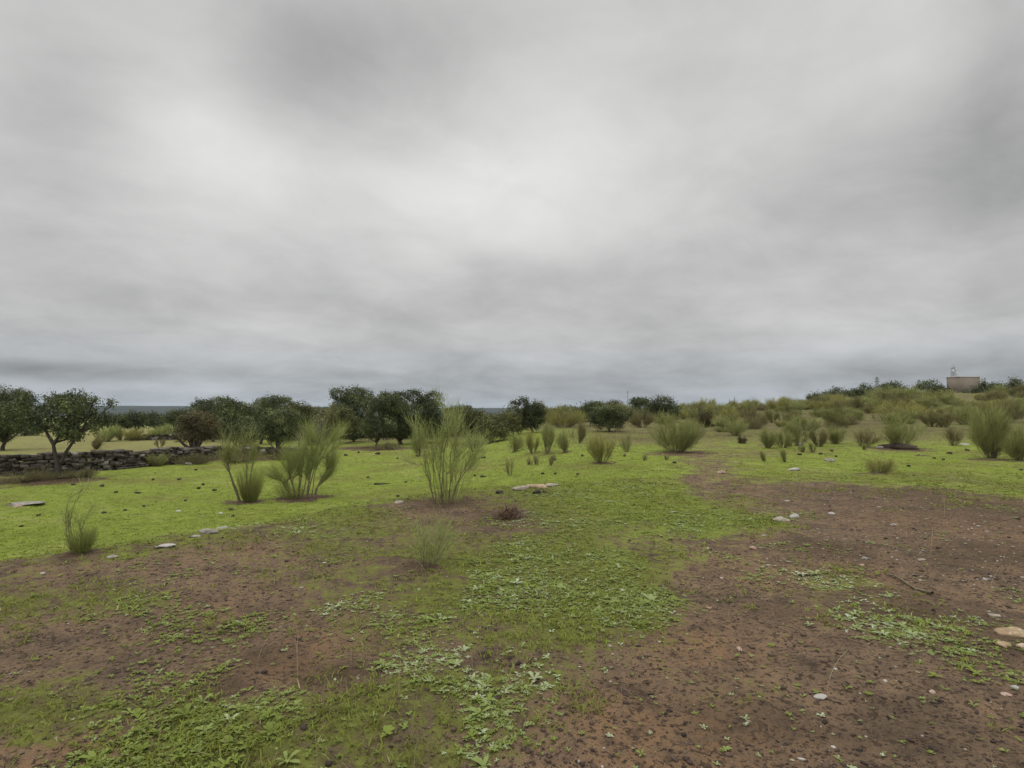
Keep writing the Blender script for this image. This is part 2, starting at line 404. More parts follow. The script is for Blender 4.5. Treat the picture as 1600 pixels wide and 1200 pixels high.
    hillc = ramp(g, g.m('ADD', g.m('MULTIPLY', g.noise(p_, .25, 5), .5), g.m('MULTIPLY', n1, .5)), [(.40, (.085, .060, .036)), (.50, (.115, .102, .040)), (.63, (.140, .155, .045))])
    green = g.mix(g.attr('dry'), green, dryc)
    green = g.mix(g.attr('hill'), green, hillc)
    fac = g.m('ADD', g.attr('cover'), g.m('ADD', g.m('MULTIPLY', g.m('SUBTRACT', n1, .5), .75), g.m('ADD', g.m('MULTIPLY', g.m('SUBTRACT', n2, .5), .9), g.m('MULTIPLY', g.m('SUBTRACT', n3, .5), .6))))
    col = g.mix(g.mapr(fac, .33, .62, 0, 1), soil, green)
    bump = g.m('ADD', g.m('MULTIPLY', n3, .7), g.m('ADD', n2, g.m('MULTIPLY', n4, .3)))
    finish(m, g, col, .95, (bump, .9, .045), 0, .15)
    o = mesh_np('ground', V, Q, m, T=T, smooth=True, attrs={'cover': c, 'lawn': lawn, 'dry': dry, 'hill': hill, 'rust': rust, 'litter_shade': lit})
    tag(o, kind='structure')
build_ground()

# far ridge on the horizon at the left
def build_hills():
    th = np.radians(np.linspace(-75, 75, 240))
    prof = [(3200, -30), (3400, 8), (3650, 17), (4000, 22), (4600, 10), (5200, -30)]
    X, Y, Z = [], [], []
    for r, z in prof:
        k = fbm(th * 9, np.full_like(th, r / 900), 91, 4) * 7
        fall = 1 - .55 * sstep(np.degrees(th), -24, 5)
        X.append(np.sin(th) * r); Y.append(np.cos(th) * r); Z.append(np.where(z < -20, z, z * fall + k * .6))
    V = np.stack([np.ravel(X), np.ravel(Y), np.ravel(Z)], 1)
    idx = np.arange(len(V)).reshape(len(prof), -1)
    Q = np.stack([idx[:-1, :-1], idx[1:, :-1], idx[1:, 1:], idx[:-1, 1:]], -1).reshape(-1, 4)
    m, g = mat_base('wooded_hill'); p_ = geo_pos(g)
    finish(m, g, g.mix(g.noise(p_, .012, 6, .6), (.015, .020, .014), (.035, .04, .022)), 1.0)
    tag(mesh_np('hills', V, Q, m, smooth=True), kind='structure')
build_hills()

# ------------------------------------------------------------------ brooms and other shrubs
def bezier(a, b, c, k):
    t = np.linspace(0, 1, k)[None, :, None]
    return (1 - t) ** 2 * a[:, None] + 2 * t * (1 - t) * b[:, None] + t * t * c[:, None]
def make_shrub(name, loc, h, w, label, cat, group=None, mat='broom', nst=14, ntw=900, fol=.3, spread=.35, tw=.28, rtw=.003, air=1.0,
               lean=(0, 0), seed=0, stems=None, flat=.35, low=None, rst=.009, tintb=0.0, wood='wood', k_up=.8):
    """a broom: woody stems fanning out of one foot, thin green rods along their upper parts"""
    rg = np.random.default_rng(seed + 1000)
    root = empty(name, loc, label, cat, group)
    ntw = int(ntw * 1.35 * air); rtw = rtw * .60; spread = spread * 1.0
    if stems is not None: spread *= 1.35; tw *= 1.25; ntw = int(ntw * 1.15)
    fit = stems is None
    if stems is None:
        nst = int(nst * 2.2); rst = rst * .5
        nc = max(4, nst // 9); pc = rg.uniform(0, 6.28, nc); rc = np.sqrt(rg.uniform(.02, 1, nc)); hc = rg.uniform(.62, 1.0, nc); ci = rg.integers(0, nc, nst)
        ph = pc[ci] + rg.normal(0, .35, nst); rd = np.clip(rc[ci] + rg.normal(0, .16, nst), .03, 1.15)
        tip = np.stack([np.cos(ph) * rd * w / 2, np.sin(ph) * rd * w / 2, h * (1 - flat * rd ** 2) * hc[ci] * rg.uniform(.68, 1.0, nst)], 1)
        tip[:, 0] += lean[0] * h; tip[:, 1] += lean[1] * h
        base = np.stack([np.cos(ph) * rd * w * .09, np.sin(ph) * rd * w * .09, np.full(nst, -.04)], 1)
        ctl = base * .4 + tip * np.array([.6, .6, .42]) + rg.normal(0, .03 * h, (nst, 3))
        P = bezier(base, ctl, tip, 9)
        lens = np.full(nst, 1.0)
    else:
        P = []
        for st in stems:
            st = np.array(st, float); d0 = rg.normal(0, .12 * w)
            q = np.linspace(0, 1, len(st)); t = np.linspace(0, 1, 9)
            P.append(np.stack([np.interp(t, q, st[:, 0]), d0 * t, np.interp(t, q, st[:, 1])], 1) + np.cumsum(rg.normal(0, .008 * h, (9, 3)), 0))
        P = np.array(P); P[:, 0, 2] -= .05; nst = len(P)
    ns = 3                                   # side branches
    sj = np.repeat(np.arange(nst), ns); f_ = 8 * rg.uniform(max(.18, fol * .7), .88, len(sj)); i_ = f_.astype(int)
    q0 = P[sj, i_]; tg_ = P[sj, i_ + 1] - q0; tg_ /= np.linalg.norm(tg_, axis=1, keepdims=True)
    dd = tg_ + rg.normal(0, .42, tg_.shape) + np.array([0, 0, .25]); dd /= np.linalg.norm(dd, axis=1, keepdims=True)
    q1 = q0 + dd * (h * rg.uniform(.10, .36, (len(sj), 1))); q1[:, 2] = np.minimum(q1[:, 2], h * 1.03)
    P = np.concatenate([P, bezier(q0, q0 * .5 + q1 * .5 + rg.normal(0, .03, q0.shape) * h - np.array([0, 0, .02 * h]), q1, 9)])
    n_main = nst; nst = len(P)
    wob = np.cumsum(rg.normal(0, .007 * h, P.shape), axis=1); P = P + wob
    # rods
    si = np.where(rg.uniform(0, 1, ntw) < .25, rg.integers(0, n_main, ntw), rg.integers(n_main, nst, ntw)); t = np.where(si < n_main, fol + (1 - fol) * rg.uniform(0, 1, ntw) ** .8, rg.uniform(.15, 1, ntw))
    f = t * 8; i = np.minimum(f.astype(int), 7); b = (f - i)[:, None]
    p0 = P[si, i] * (1 - b) + P[si, i + 1] * b
    p0 = p0 + rg.normal(0, .018, (ntw, 3)) * h * t[:, None]
    tg = P[si, i + 1] - P[si, i]; tg /= np.linalg.norm(tg, axis=1, keepdims=True)
    d = tg * .7 + np.array([0, 0, k_up * .5]) + rg.normal(0, spread * 1.25, (ntw, 3)); d /= np.linalg.norm(d, axis=1, keepdims=True)
    L = h * tw * .72 * rg.uniform(.3, 1.35, (ntw, 1))
    c1 = p0 + d * L * .5 + rg.normal(0, .03, (ntw, 3)) * L
    c2 = p0 + d * L + np.array([0, 0, .10]) * L + rg.normal(0, .12, (ntw, 3)) * L
    TW = bezier(p0, c1, c2, 4)
    clump = rg.uniform(-.18, .18, nst)[si]
    tint = np.clip(.45 + tintb + clump + rg.normal(0, .16, ntw) + .12 * (c2[:, 2] / h - .5), 0, 1)
    if fit:                                                         # bring the grown bush to its full height and spread
        k_ = np.array([w / 2 / max(np.percentile(np.abs(TW[:, -1, 0] - lean[0] * h), 96), .02)] * 2 + [h / max(np.percentile(TW[:, -1, 2], 99), .05)])
        TW = TW * k_; P = P * k_
    rad = rst * np.linspace(1, .28, 9)[None] * rg.uniform(.6, 1.2, (nst, 1)); rad[n_main:] *= .5
    V, Q = tubes(P, rad, 5)
    mesh_np('stems', V, Q, M[wood], root)
    if low:                                                         # dense young growth round the foot: (count, height, width, dx)
        nl, hl, wl, ox = low
        ph = rg.uniform(0, 2 * math.pi, nl); rd = np.sqrt(rg.uniform(0, 1, nl)) * wl / 2
        a = np.stack([ox + np.cos(ph) * rd * .35, np.sin(ph) * rd * .35, np.full(nl, -.02)], 1)
        c = np.stack([ox + np.cos(ph) * rd, np.sin(ph) * rd, hl * rg.uniform(.45, 1, nl)], 1)
        TW = np.concatenate([TW, bezier(a, a * .5 + c * np.array([.5, .5, .45]), c, 4)]); tint = np.concatenate([tint, np.clip(rg.normal(.25, .12, nl), 0, 1)])
    V, Q = tubes(TW, rtw * np.array([1, .95, .8, .4])[None] * rg.uniform(.7, 1.3, (len(TW), 1)), 3)
    mesh_np('foliage', V, Q, M[mat], root, tint=np.repeat(tint, 12))
    return root
def shrub(u, vb, vt, wpx, label, name='broom_bush', cat='bush', y=None, **k):
    loc = at(u, vb) if y is None else atd(u, y)
    s = loc[1] / F
    if 'pst' in k:
        k['stems'] = [[((a - u) * s, (vb - b) * s) for a, b in st] for st in k.pop('pst')]
    h, w = (vb - vt) * s, wpx * s
    k.setdefault('rtw', max(.0028, .00016 * loc[1] + .0008)); k.setdefault('rst', max(.008, .0005 * loc[1]))
    k.setdefault('seed', int(u * 7 + vb))
    return make_shrub(name, loc, h, w, label, cat, **k)

GB = 'broom bushes on the meadow'
# --- the tall open brooms on the near meadow
shrub(690, 784, 632, 112, 'tall open broom with bare lower stems and one high feathery tuft', group=GB, mat='broom_bright', ntw=900, tw=.2, fol=.48, spread=.22, rtw=.0034, rst=.010, low=(90, 1.3, 1.3, .12),
      pst=[[(678, 784), (668, 762), (664, 730), (658, 690), (650, 668)], [(682, 784), (680, 740), (676, 700), (668, 672)], [(688, 786), (689, 740), (690, 700), (702, 650)],
           [(690, 786), (690, 735), (697, 690), (706, 645)], [(692, 784), (694, 720), (700, 680), (698, 640)], [(704, 780), (706, 730), (716, 690), (720, 670)], [(706, 780), (716, 745), (732, 722), (748, 700)],
           [(708, 780), (722, 750), (740, 726), (757, 706)], [(702, 780), (704, 740), (708, 700), (706, 640)], [(680, 782), (674, 750), (664, 710), (662, 680)], [(697, 782), (700, 740), (712, 715), (722, 690)]])
shrub(466, 778, 676, 110, 'largest bushy broom on the left meadow, its pale top leaning right', group=GB, ntw=3000, tw=.24, fol=.28, spread=.28, rtw=.0042, rst=.02, low=(260, .5, 1.1, -.2), mat='broom_bright', tintb=-.05,
      pst=[[(455, 776), (440, 750), (428, 732)], [(462, 778), (452, 745), (447, 715), (445, 700)], [(464, 778), (462, 735), (462, 708)], [(468, 778), (474, 735), (480, 700), (484, 682)],
           [(480, 775), (484, 730), (492, 700), (500, 680)], [(486, 772), (492, 735), (505, 705), (518, 684)], [(490, 770), (502, 742), (512, 722), (520, 700)], [(492, 770), (505, 748), (512, 735)],
           [(478, 776), (486, 740), (505, 700), (526, 690)], [(460, 778), (456, 750), (470, 715), (474, 690)], [(470, 778), (478, 745), (495, 715), (512, 690)]])
shrub(388, 784, 668, 62, 'small broom with a dense foot and one bare crooked leaning stem', group=GB, ntw=620, tw=.2, fol=.55, spread=.3, rtw=.0036, rst=.022, low=(520, .95, .85, .05),
      pst=[[(376, 780), (362, 745), (350, 712), (345, 680)], [(376, 780), (360, 742), (356, 700), (362, 668)], [(374, 780), (360, 742), (352, 722), (366, 690)], [(384, 782), (384, 745), (384, 715), (380, 690)], [(388, 782), (390, 740), (394, 712), (392, 695)]])
shrub(122, 862, 762, 40, 'thin sparse broom with a little dense tuft at its foot near the bank', group=GB, ntw=170, tw=.2, fol=.35, spread=.2, rtw=.0022, rst=.005, low=(500, .27, .34, .03), mat='broom_bright',
      pst=[[(113, 860), (106, 830), (104, 800)], [(116, 860), (110, 825), (118, 790), (134, 762)], [(114, 860), (108, 835), (112, 800), (122, 770)], [(118, 861), (122, 830), (136, 795)]])
shrub(662, 884, 800, 92, 'low wispy broom growing in the weeds of the foreground', group=GB, nst=16, ntw=520, tw=.34, fol=.15, spread=.3, rtw=.0020, rst=.004, mat='broom_bright', tintb=.0, flat=.2)
shrub(742, 706, 672, 36, 'bright rounded broom just behind the tall open one', group=GB, mat='broom_bright', ntw=900, nst=16)
shrub(797, 743, 712, 24, 'tiny sparse leggy broom alone in the open turf', group=GB, ntw=110, nst=9, tw=.25, mat='broom_dull')
shrub(803, 705, 674, 34, 'broom with a rounded head at the left end of the middle row', group=GB, ntw=900, nst=16)
shrub(832, 708, 670, 24, 'narrow yellowish broom in the middle row, second from its left', group=GB, ntw=800, nst=12, mat='broom_gold')
shrub(853, 709, 658, 32, 'tallest slender broom of the middle row', group=GB, ntw=900, nst=12)
shrub(884, 706, 668, 28, 'pale upright broom at the right end of the middle row', group=GB, ntw=800, nst=12)
shrub(904, 693, 657, 26, 'brownish broom behind the middle row, below the twin dark oaks', group=GB, ntw=800, nst=14, mat='broom_dull')
shrub(940, 722, 674, 46, 'yellow-green goblet-shaped broom standing alone before the round oaks', group=GB, ntw=1500, nst=24, mat='broom_gold')
shrub(980, 706, 672, 22, 'faint sparse broom between the goblet broom and the largest dense broom', group=GB, ntw=330, nst=10)
shrub(1056, 706, 648, 72, 'largest dense fan-shaped broom beside the start of the track', group=GB, ntw=3600, nst=46, spread=.24, tw=.24, fol=.2, mat='broom', flat=.3)
for (u, vb, vt, w, l) in ((838, 726, 708, 12, 'tiny broom seedling in the turf below the middle row, nearest its left end'), (860, 728, 708, 14, 'tiny yellowish broom seedling below the tallest slender broom'), (827, 726, 714, 12, 'squat brown seedling in the turf, leftmost of the small ones'),
                          (866, 720, 708, 9, 'smallest broom seedling, beside the yellowish one'), (1006, 720, 708, 12, 'little dull seedling left of the largest dense broom'), (1043, 719, 709, 9, 'dark little seedling below the largest dense broom')):
    shrub(u, vb, vt, w, l, ntw=130, nst=9, group='small broom seedlings', mat='broom_dull')
# --- right hand side
shrub(1549, 716, 630, 58, 'big upright broom at the right with dense grey-green head', group=GB, ntw=4200, nst=46, spread=.2, tw=.25, fol=.22, flat=.2)
shrub(1596, 719, 664, 44, 'broom cut by the right edge of the view', group=GB, ntw=2400, nst=30, spread=.22)
shrub(1404, 700, 648, 66, 'spreading broom with a dark earth mound at its foot', group=GB, ntw=1700, nst=22, mat='broom', fol=.3, spread=.24)
shrub(1371, 739, 713, 42, 'low yellowish broom on the turf by the bare track', group=GB, ntw=1100, nst=26, mat='broom_gold', fol=.15)
shrub(1345, 697, 664, 44, 'thin grey broom left of the spreading one', group=GB, ntw=800, nst=16, mat='broom_dull')
shrub(1308, 667, 632, 42, 'dark goblet broom standing clear on the slope', group=GB, ntw=2000, nst=22, mat='broom', tintb=-.15)
shrub(1208, 660, 636, 26, 'small dark round broom alone on the bare slope', group=GB, ntw=1100, nst=18, mat='broom', tintb=-.15)
shrub(1150, 681, 655, 30, 'bushy broom behind the dark stump', group=GB, ntw=1100, nst=18, mat='broom')
shrub(1174, 666, 653, 16, 'blackish little broom on the slope', group=GB, ntw=700, nst=12, mat='broom_dull', tintb=-.3)
shrub(1158, 693, 680, 17, 'dark round brown stump of a bush at the edge of the turf', name='dead_bush', ntw=700, nst=20, mat='dead', tintb=-.3, fol=.1)
for k_, (u, vb, vt, w, l, mt) in enumerate(((1199, 700, 668, 24, 'upright pale broom at the left end of the low thicket', 'broom'), (1222, 699, 672, 34, 'rounded olive broom in the low thicket beside the pale one', 'broom'),
        (1250, 696, 652, 46, 'tallest leafy broom of the low thicket', 'broom'), (1280, 698, 668, 34, 'dark broom in the low thicket right of its tallest', 'broom_dull'), (1304, 693, 664, 32, 'broom with dark foot at the right end of the low thicket', 'broom'),
        (1236, 690, 660, 30, 'broom at the back of the low thicket', 'broom_dull'))):
    shrub(u, vb, vt, w, l, ntw=1300, nst=20, mat=mt, group='brooms of the low thicket')
for (u, vb, vt, w, l) in ((1195, 720, 702, 13, 'small leaning broom on the turf, left of the pair by the track'), (1228, 722, 700, 20, 'small upright broom, right of the pair by the track'), (1253, 706, 694, 10, 'little tuft in front of the thicket'), (1270, 707, 690, 12, 'narrow grey tuft in front of the thicket'), (1349, 703, 692, 9, 'little tuft at the foot of the thin grey broom')):
    shrub(u, vb, vt, w, l, ntw=330, nst=12, group='small brooms by the thicket')
shrub(1402, 655, 626, 84, 'wide yellow-green hummock of broom on the slope', group=GB, ntw=3600, nst=50, mat='broom_gold', flat=.5, spread=.35, fol=.25)
shrub(1456, 667, 636, 34, 'dark broom right of the yellow-green hummock', group=GB, ntw=1500, nst=20, mat='broom_dull')
shrub(1477, 668, 640, 22, 'narrow dark broom beside the hummock, with bare legs', group=GB, ntw=900, nst=12, mat='broom_dull')
shrub(1491, 696, 662, 26, 'thin brown broom by white stones, left of the big upright one', group=GB, ntw=600, nst=14, mat='broom_dull')
shrub(1510, 664, 632, 46, 'rounded grey-green broom behind the big upright one', group=GB, ntw=1900, nst=26, mat='broom')
shrub(1560, 660, 622, 60, 'broad broom on the slope above the big upright one', group=GB, ntw=2400, nst=30, mat='broom_dull')
shrub(1592, 655, 618, 46, 'broad dull broom on the slope by the right edge of the view', group=GB, ntw=1900, nst=26, mat='broom')
shrub(1105, 668, 640, 44, 'reddish-brown withered broom on the slope', group='withered brooms on the slope', ntw=1500, nst=24, mat='oak_brown')
shrub(1132, 670, 646, 40, 'second withered broom, right of the reddish-brown one', group='withered brooms on the slope', ntw=1300, nst=24, mat='broom_dull')
shrub(880, 668, 636, 66, 'wide olive broom between the twin dark oaks and the round oak', ntw=2600, nst=34, mat='broom_gold', tintb=-.2, group=GB)
shrub(868, 664, 640, 44, 'dull olive broom right of the dark twin-topped oak', ntw=1600, nst=24, mat='broom_dull', group=GB)
shrub(1005, 668, 640, 40, 'dull brown-green broom left of the round oak', ntw=1600, nst=24, mat='broom_dull', group=GB)
# --- beyond the wall at the left
GL = 'brooms beyond the stone wall'
for (u, vb, vt, w, l, mt) in ((165, 690, 660, 36, 'bright broom beyond the wall, nearest the forked oak', 'broom_bright'), (190, 688, 664, 36, 'darker rounded broom beyond the wall', 'broom'), (216, 688, 668, 36, 'yellowish broom in the middle beyond the wall', 'broom_gold'),
        (243, 687, 665, 40, 'tallest bright broom beyond the wall', 'broom_bright'), (264, 686, 662, 34, 'green broom beyond the wall next to the brownish oak', 'broom_bright'), (150, 702, 683, 18, 'brownish thin broom just behind the wall', 'broom_dull')):
    shrub(u, vb, vt, w, l, ntw=1500, nst=24, mat=mt, group=GL)
shrub(251, 700, 683, 18, 'very small tree with a single stem behind the stone wall', name='sapling', cat='small tree', ntw=350, nst=6, fol=.6, mat='broom_dull')
shrub(128, 746, 731, 50, 'brown undergrowth at the foot of the forked oak', ntw=1500, nst=60, mat='broom_dull', fol=.1, flat=.5, name='undergrowth')
shrub(38, 752, 733, 80, 'brown undergrowth along the left end of the wall', ntw=2200, nst=90, mat='broom_dull', fol=.1, flat=.4, name='undergrowth')
shrub(300, 726, 706, 60, 'dark undergrowth under the brownish oak at the bend of the wall', ntw=1500, nst=50, mat='broom_dull', fol=.1, flat=.5, name='undergrowth', tintb=-.2)
shrub(368, 722, 700, 70, 'brownish undergrowth in front of the far end of the wall', ntw=1700, nst=60, mat='broom_dull', fol=.1, flat=.5, name='undergrowth', tintb=-.1)
shrub(440, 718, 698, 70, 'brownish undergrowth at the foot of the glossy oak', ntw=1700, nst=60, mat='broom_dull', fol=.1, flat=.5, name='undergrowth', tintb=-.15)
shrub(247, 728, 706, 34, 'small green shrub against the face of the stone wall', ntw=1100, nst=30, mat='broom', fol=.15)
shrub(503, 694, 650, 66, 'bare greyish bush beside the oaks', name='bare_bush', ntw=2600, nst=34, mat='grey_twig', spread=.4, fol=.15)
shrub(655, 712, 662, 26, 'narrow broom left of the tall open one, before the oaks', ntw=1100, nst=16, mat='broom_bright', group=GB)
shrub(603, 702, 690, 50, 'low dry scrub under the oaks', name='dry_scrub', ntw=900, nst=40, mat='broom_dull', fol=.1)
# --- dead plant and stick in the foreground
shrub(780, 807, 788, 66, 'reddish-brown heap of dead plant stems on the bank', name='dead_plant', cat='dead plant', ntw=420, nst=16, mat='dead', spread=.9, fol=.05, tw=.8, flat=.6, rtw=.008, k_up=.0, tintb=.1)

# ------------------------------------------------------------------ scrub on the right-hand slope
protos = []
rg = np.random.default_rng(5)
def place_scrub():
    pts = []
    tries = 0
    while len(pts) < 245 and tries < 20000:
        tries += 1
        y = math.exp(rg.uniform(math.log(37), math.log(134))); a = rg.uniform(.03, .98); x = a * y
        if a < .25 and y < 70: continue
        if .735 < a < .84 and y > 92: continue
        if rg.uniform() > .35 + .65 * sstep(a, .1, .6): continue
        if any((x - p[0]) ** 2 + (y - p[1]) ** 2 < (1.7 if y > 70 else 2.0) ** 2 for p in pts): continue
        u, v = project(x, y, float(height(x, y)))
        if 1120 < u < 1300 and 640 < v < 672 and rg.uniform() < .6: continue   # the barer part of the slope
        pts.append((x, y))
    for k in range(60):                                             # a thicker fringe along the crest
        a = rg.uniform(.05, .70); y = rg.uniform(112, 138); pts.append((a * y, y))
    mats = ['broom', 'broom_dull', 'broom', 'broom_gold', 'broom_dull', 'broom']
    lab = 'hazy small broom among the scattered scrub far up the right-hand slope'
    for k, (x, y) in enumerate(pts):
        loc = (x, y, float(height(x, y)) - .05)
        if k < 6:
            o = make_shrub('hillside_broom', (0, 0, 0), 1.7, [2.2, 2.6, 1.8, 2.0, 3.0, 2.2][k], lab, 'bush', 'scrub on the far slope', mat=mats[k], nst=26, ntw=1200, rtw=.014, rst=.03, seed=k + 300, fol=.1, tintb=.0, spread=.42, flat=[.3, .5, .2, .4, .55, .35][k])
            protos.append(o)
        else:
            o = copy_tree(protos[k % 6])
        o.location = loc; s = rg.choice([.55, .75, .95, 1.15, 1.4], p=[.15, .25, .28, .2, .12]) * rg.uniform(.9, 1.1) * (.60 + .50 * float(sstep(y, 52, 90))); o.scale = (s * rg.uniform(.9, 1.4), s, s * rg.uniform(.75, 1.05)); o.rotation_euler = (0, 0, rg.uniform(0, 6.28))
place_scrub()

# ------------------------------------------------------------------ holm oaks
def oak(name, u, vb, lobes, label, mat='oak', y=None, trunk=None, dens=1.0, leaf=None, seed=0, group=None, cat='tree', rt=None, gap=.30, tintb=0.0):
    """trunk and limbs rising into the lobes of an irregular crown; a lobe is (u, v, ru, rv) as seen, at the tree's own distance"""
    loc = at(u, vb) if y is None else atd(u, y)
    s = loc[1] / F
    rg = np.random.default_rng(seed + int(u))
    root = empty(name, loc, label, cat, group)
    zb = lambda v: (EYE + (ray(0, v)[2] / ray(0, v)[1]) * loc[1]) - loc[2]
    L = []
    wid = max(l[0] + l[2] for l in lobes) - min(l[0] - l[2] for l in lobes)
    for (lu, lv, ru, rv) in lobes:
        L.append(((lu - u) * s, rg.uniform(-.28, .28) * wid * s, zb(lv), ru * s, .5 * (ru + rv) * s, rv * s))
    L = np.array(L); L[:, 3:] *= 1.12
    mean = np.array([L[:, 0].mean(), 0])
    back = L[rg.integers(0, len(L), max(2, len(L) // 2))].copy()      # crown carried round the far side
    back[:, 1] = rg.uniform(.15, .5, len(back)) * wid * s; back[:, 2] -= .1 * back[:, 5]; back[:, 3:] *= .85
    L = np.vstack([L, back])
    # limbs
    rt = rt or max(.05, .028 * wid * s)
    P, RD = [], []
    if trunk is None:
        top = np.array([mean[0] * .5, 0, max(.35 * L[:, 2].min(), .2)])
        tr = [np.zeros(3) - (0, 0, .1), top * .5 + rg.normal(0, .04, 3), top]
        fork = top
        P.append(np.array([np.interp(np.linspace(0, 1, 7), [0, .5, 1], [p[c] for p in tr]) for c in range(3)]).T); RD.append(np.linspace(rt * 1.25, rt * .85, 7))
    else:
        for pl in trunk:
            q = np.array([((a - u) * s, 0, zb(b)) for a, b in pl]); t = np.linspace(0, 1, 7); k0 = np.linspace(0, 1, len(q))
            c = np.stack([np.interp(t, k0, q[:, j]) for j in range(3)], 1); c[:, 1] += rg.normal(0, .06) * t
            if len(P) == 0: c[0, 2] -= .1
            P.append(c); RD.append(np.linspace(rt * 1.1, rt * .55, 7) * (1 if len(P) == 1 else .75))
        fork = P[0][-1]
    forks = [p[-1] for p in P]
    for l in L:
        f = min(forks, key=lambda q: np.linalg.norm(q - l[:3]))
        tip = l[:3] + rg.normal(0, .15, 3) * l[3:]
        c = f * .5 + tip * .5 + np.array([(tip[0] - f[0]) * .15, 0, -.06 * abs(tip[2] - f[2])])
        P.append(bezier(f[None], c[None], tip[None], 7)[0]); RD.append(np.linspace(rt * .55, rt * .12, 7))
        for _ in range(3):                                          # branchlets inside the lobe
            e = l[:3] + rg.normal(0, .5, 3) * l[3:]; b0 = P[-1][4] if len(P) else f
            P.append(bezier(b0[None], ((b0 + e) / 2 + rg.normal(0, .04, 3))[None], e[None], 7)[0]); RD.append(np.linspace(rt * .22, rt * .06, 7))
    V, Q = tubes(np.array(P), np.array(RD), 6)
    mesh_np('trunk', V, Q, M['bark'], root, smooth=True)
    # crown: leaf clusters (sprays) over and inside the lobes
    leaf = leaf or max(.055, .0019 * loc[1])
    pts, nrm, tn = [], [], []
    for l in L:
        area = 4 * math.pi * ((l[3] * l[4]) ** 1.6 / 3 + (l[3] * l[5]) ** 1.6 / 3 + (l[4] * l[5]) ** 1.6 / 3) ** (1 / 1.6)
        n = int(min(9000, dens * 1.25 * area / (leaf * leaf * .55)))
        nsp = max(8, n // 14)                                       # sprays
        d = rg.normal(0, 1, (nsp, 3)); d /= np.linalg.norm(d, axis=1, keepdims=True)
        d[:, 2] = np.where(d[:, 2] < -.85, -d[:, 2] * .6, d[:, 2])
        rad = rg.uniform(.62, 1.0, nsp) ** .7
        bumpy = 1 + .22 * np.sin(d[:, 0] * 5 + seed) * np.sin(d[:, 1] * 4 + l[0] * 3) + .16 * np.sin(d[:, 2] * 7 + d[:, 0] * 6 + l[2] * 5) + rg.normal(0, .07, nsp)
        c = l[:3] + d * l[3:] * (rad * bumpy)[:, None]
        keep = rg.uniform(0, 1, nsp) > gap * (.4 + 1.2 * (np.sin(c[:, 0] / l[3] * 3.1 + seed) * np.sin(c[:, 2] / l[5] * 3.7 + c[:, 1]) > .2))
        c, d = c[keep], d[keep]; m_ = 14
        sp_t = np.clip(.40 + tintb + .22 * np.sin(c[:, 0] * 2.1 / max(l[3], .3) + c[:, 2] * 1.7 / max(l[5], .3) + seed) + rg.normal(0, .16, len(c)), 0, 1)
        off = rg.normal(0, leaf * 1.35, (len(c), m_, 3))
        pts.append((c[:, None] + off).reshape(-1, 3)); nrm.append(np.repeat(d, m_, 0)); tn.append(np.clip(np.repeat(sp_t, m_) + rg.normal(0, .12, len(c) * m_), 0, 1))
    pts = np.vstack(pts); nrm = np.vstack(nrm); tn = np.concatenate(tn); n = len(pts)
    nn = nrm * .55 + rg.normal(0, .55, (n, 3)) + np.array([0, 0, .25]); nn /= np.linalg.norm(nn, axis=1, keepdims=True)
    a = np.cross(nn, rg.normal(0, 1, (n, 3))); a /= np.linalg.norm(a, axis=1, keepdims=True) + 1e-9; b = np.cross(nn, a)
    sz = leaf * rg.uniform(.6, 1.2, (n, 1))
    V = np.stack([pts - a * sz * .75, pts - b * sz * .40 + nn * sz * .12, pts + a * sz * .75, pts + b * sz * .40 + nn * sz * .12], 1).reshape(-1, 3)
    mesh_np('crown', V, np.arange(n * 4).reshape(-1, 4), M[mat], root, tint=np.repeat(tn, 4))
    return root
GO = 'holm oaks along the far side of the meadow'
oak('holm_oak', 4, 704, [(-8, 642, 28, 24), (15, 622, 15, 12), (-22, 620, 25, 18), (33, 614, 6, 5), (22, 655, 20, 16), (10, 672, 18, 12), (-12, 672, 25, 18), (30, 638, 12, 10)], 'oak cut by the left edge of the view, standing beyond the stone wall', seed=1, group=GO)
oak('holm_oak', 92, 748, [(52, 641, 20, 16), (76, 629, 22, 13), (102, 627, 24, 13), (130, 633, 20, 12), (148, 629, 9, 6), (58, 661, 18, 12), (100, 650, 26, 17), (131, 656, 20, 13), (114, 671, 24, 12), (76, 674, 15, 9), (143, 666, 9, 10), (93, 684, 10, 6), (40, 655, 10, 10)],
    'forked oak with open crown growing in front of the stone wall', seed=2, group=GO, trunk=[[(92, 748), (89, 725), (84, 705), (82, 692)], [(82, 694), (74, 682), (66, 668)], [(82, 694), (90, 682), (96, 665)], [(95, 722), (103, 706), (113, 692), (126, 676)]], rt=.08, gap=.42, leaf=.06, tintb=-.03)
oak('holm_oak', 335, 690, [(311, 634, 16, 8), (335, 629, 20, 8), (356, 635, 16, 9), (330, 643, 28, 11), (312, 646, 14, 8), (352, 648, 16, 9)], 'dark flat-topped oak behind the brownish one, left of the grey-green group', seed=3, y=52, group=GO)
oak('holm_oak', 306, 718, [(305, 655, 24, 11), (288, 668, 15, 12), (320, 667, 16, 13), (303, 681, 22, 10), (284, 682, 10, 7)], 'brownish low oak with a short black trunk at the bend of the wall', mat='oak_brown', seed=4, group=GO, rt=.22)
oak('holm_oak', 408, 694, [(435, 627, 18, 7), (412, 632, 14, 8), (390, 640, 16, 10), (424, 641, 22, 10), (445, 635, 10, 7), (400, 650, 14, 8)], 'grey-green oak with high rounded top behind the wall', seed=5, y=46, group=GO, tintb=.12)
oak('holm_oak', 433, 714, [(420, 655, 22, 12), (445, 651, 18, 11), (430, 669, 24, 12), (456, 667, 13, 10), (406, 671, 12, 9), (432, 684, 20, 8)], 'glossy oak with pale leaf clumps, its trunk against the wall', seed=6, group=GO, tintb=.22)
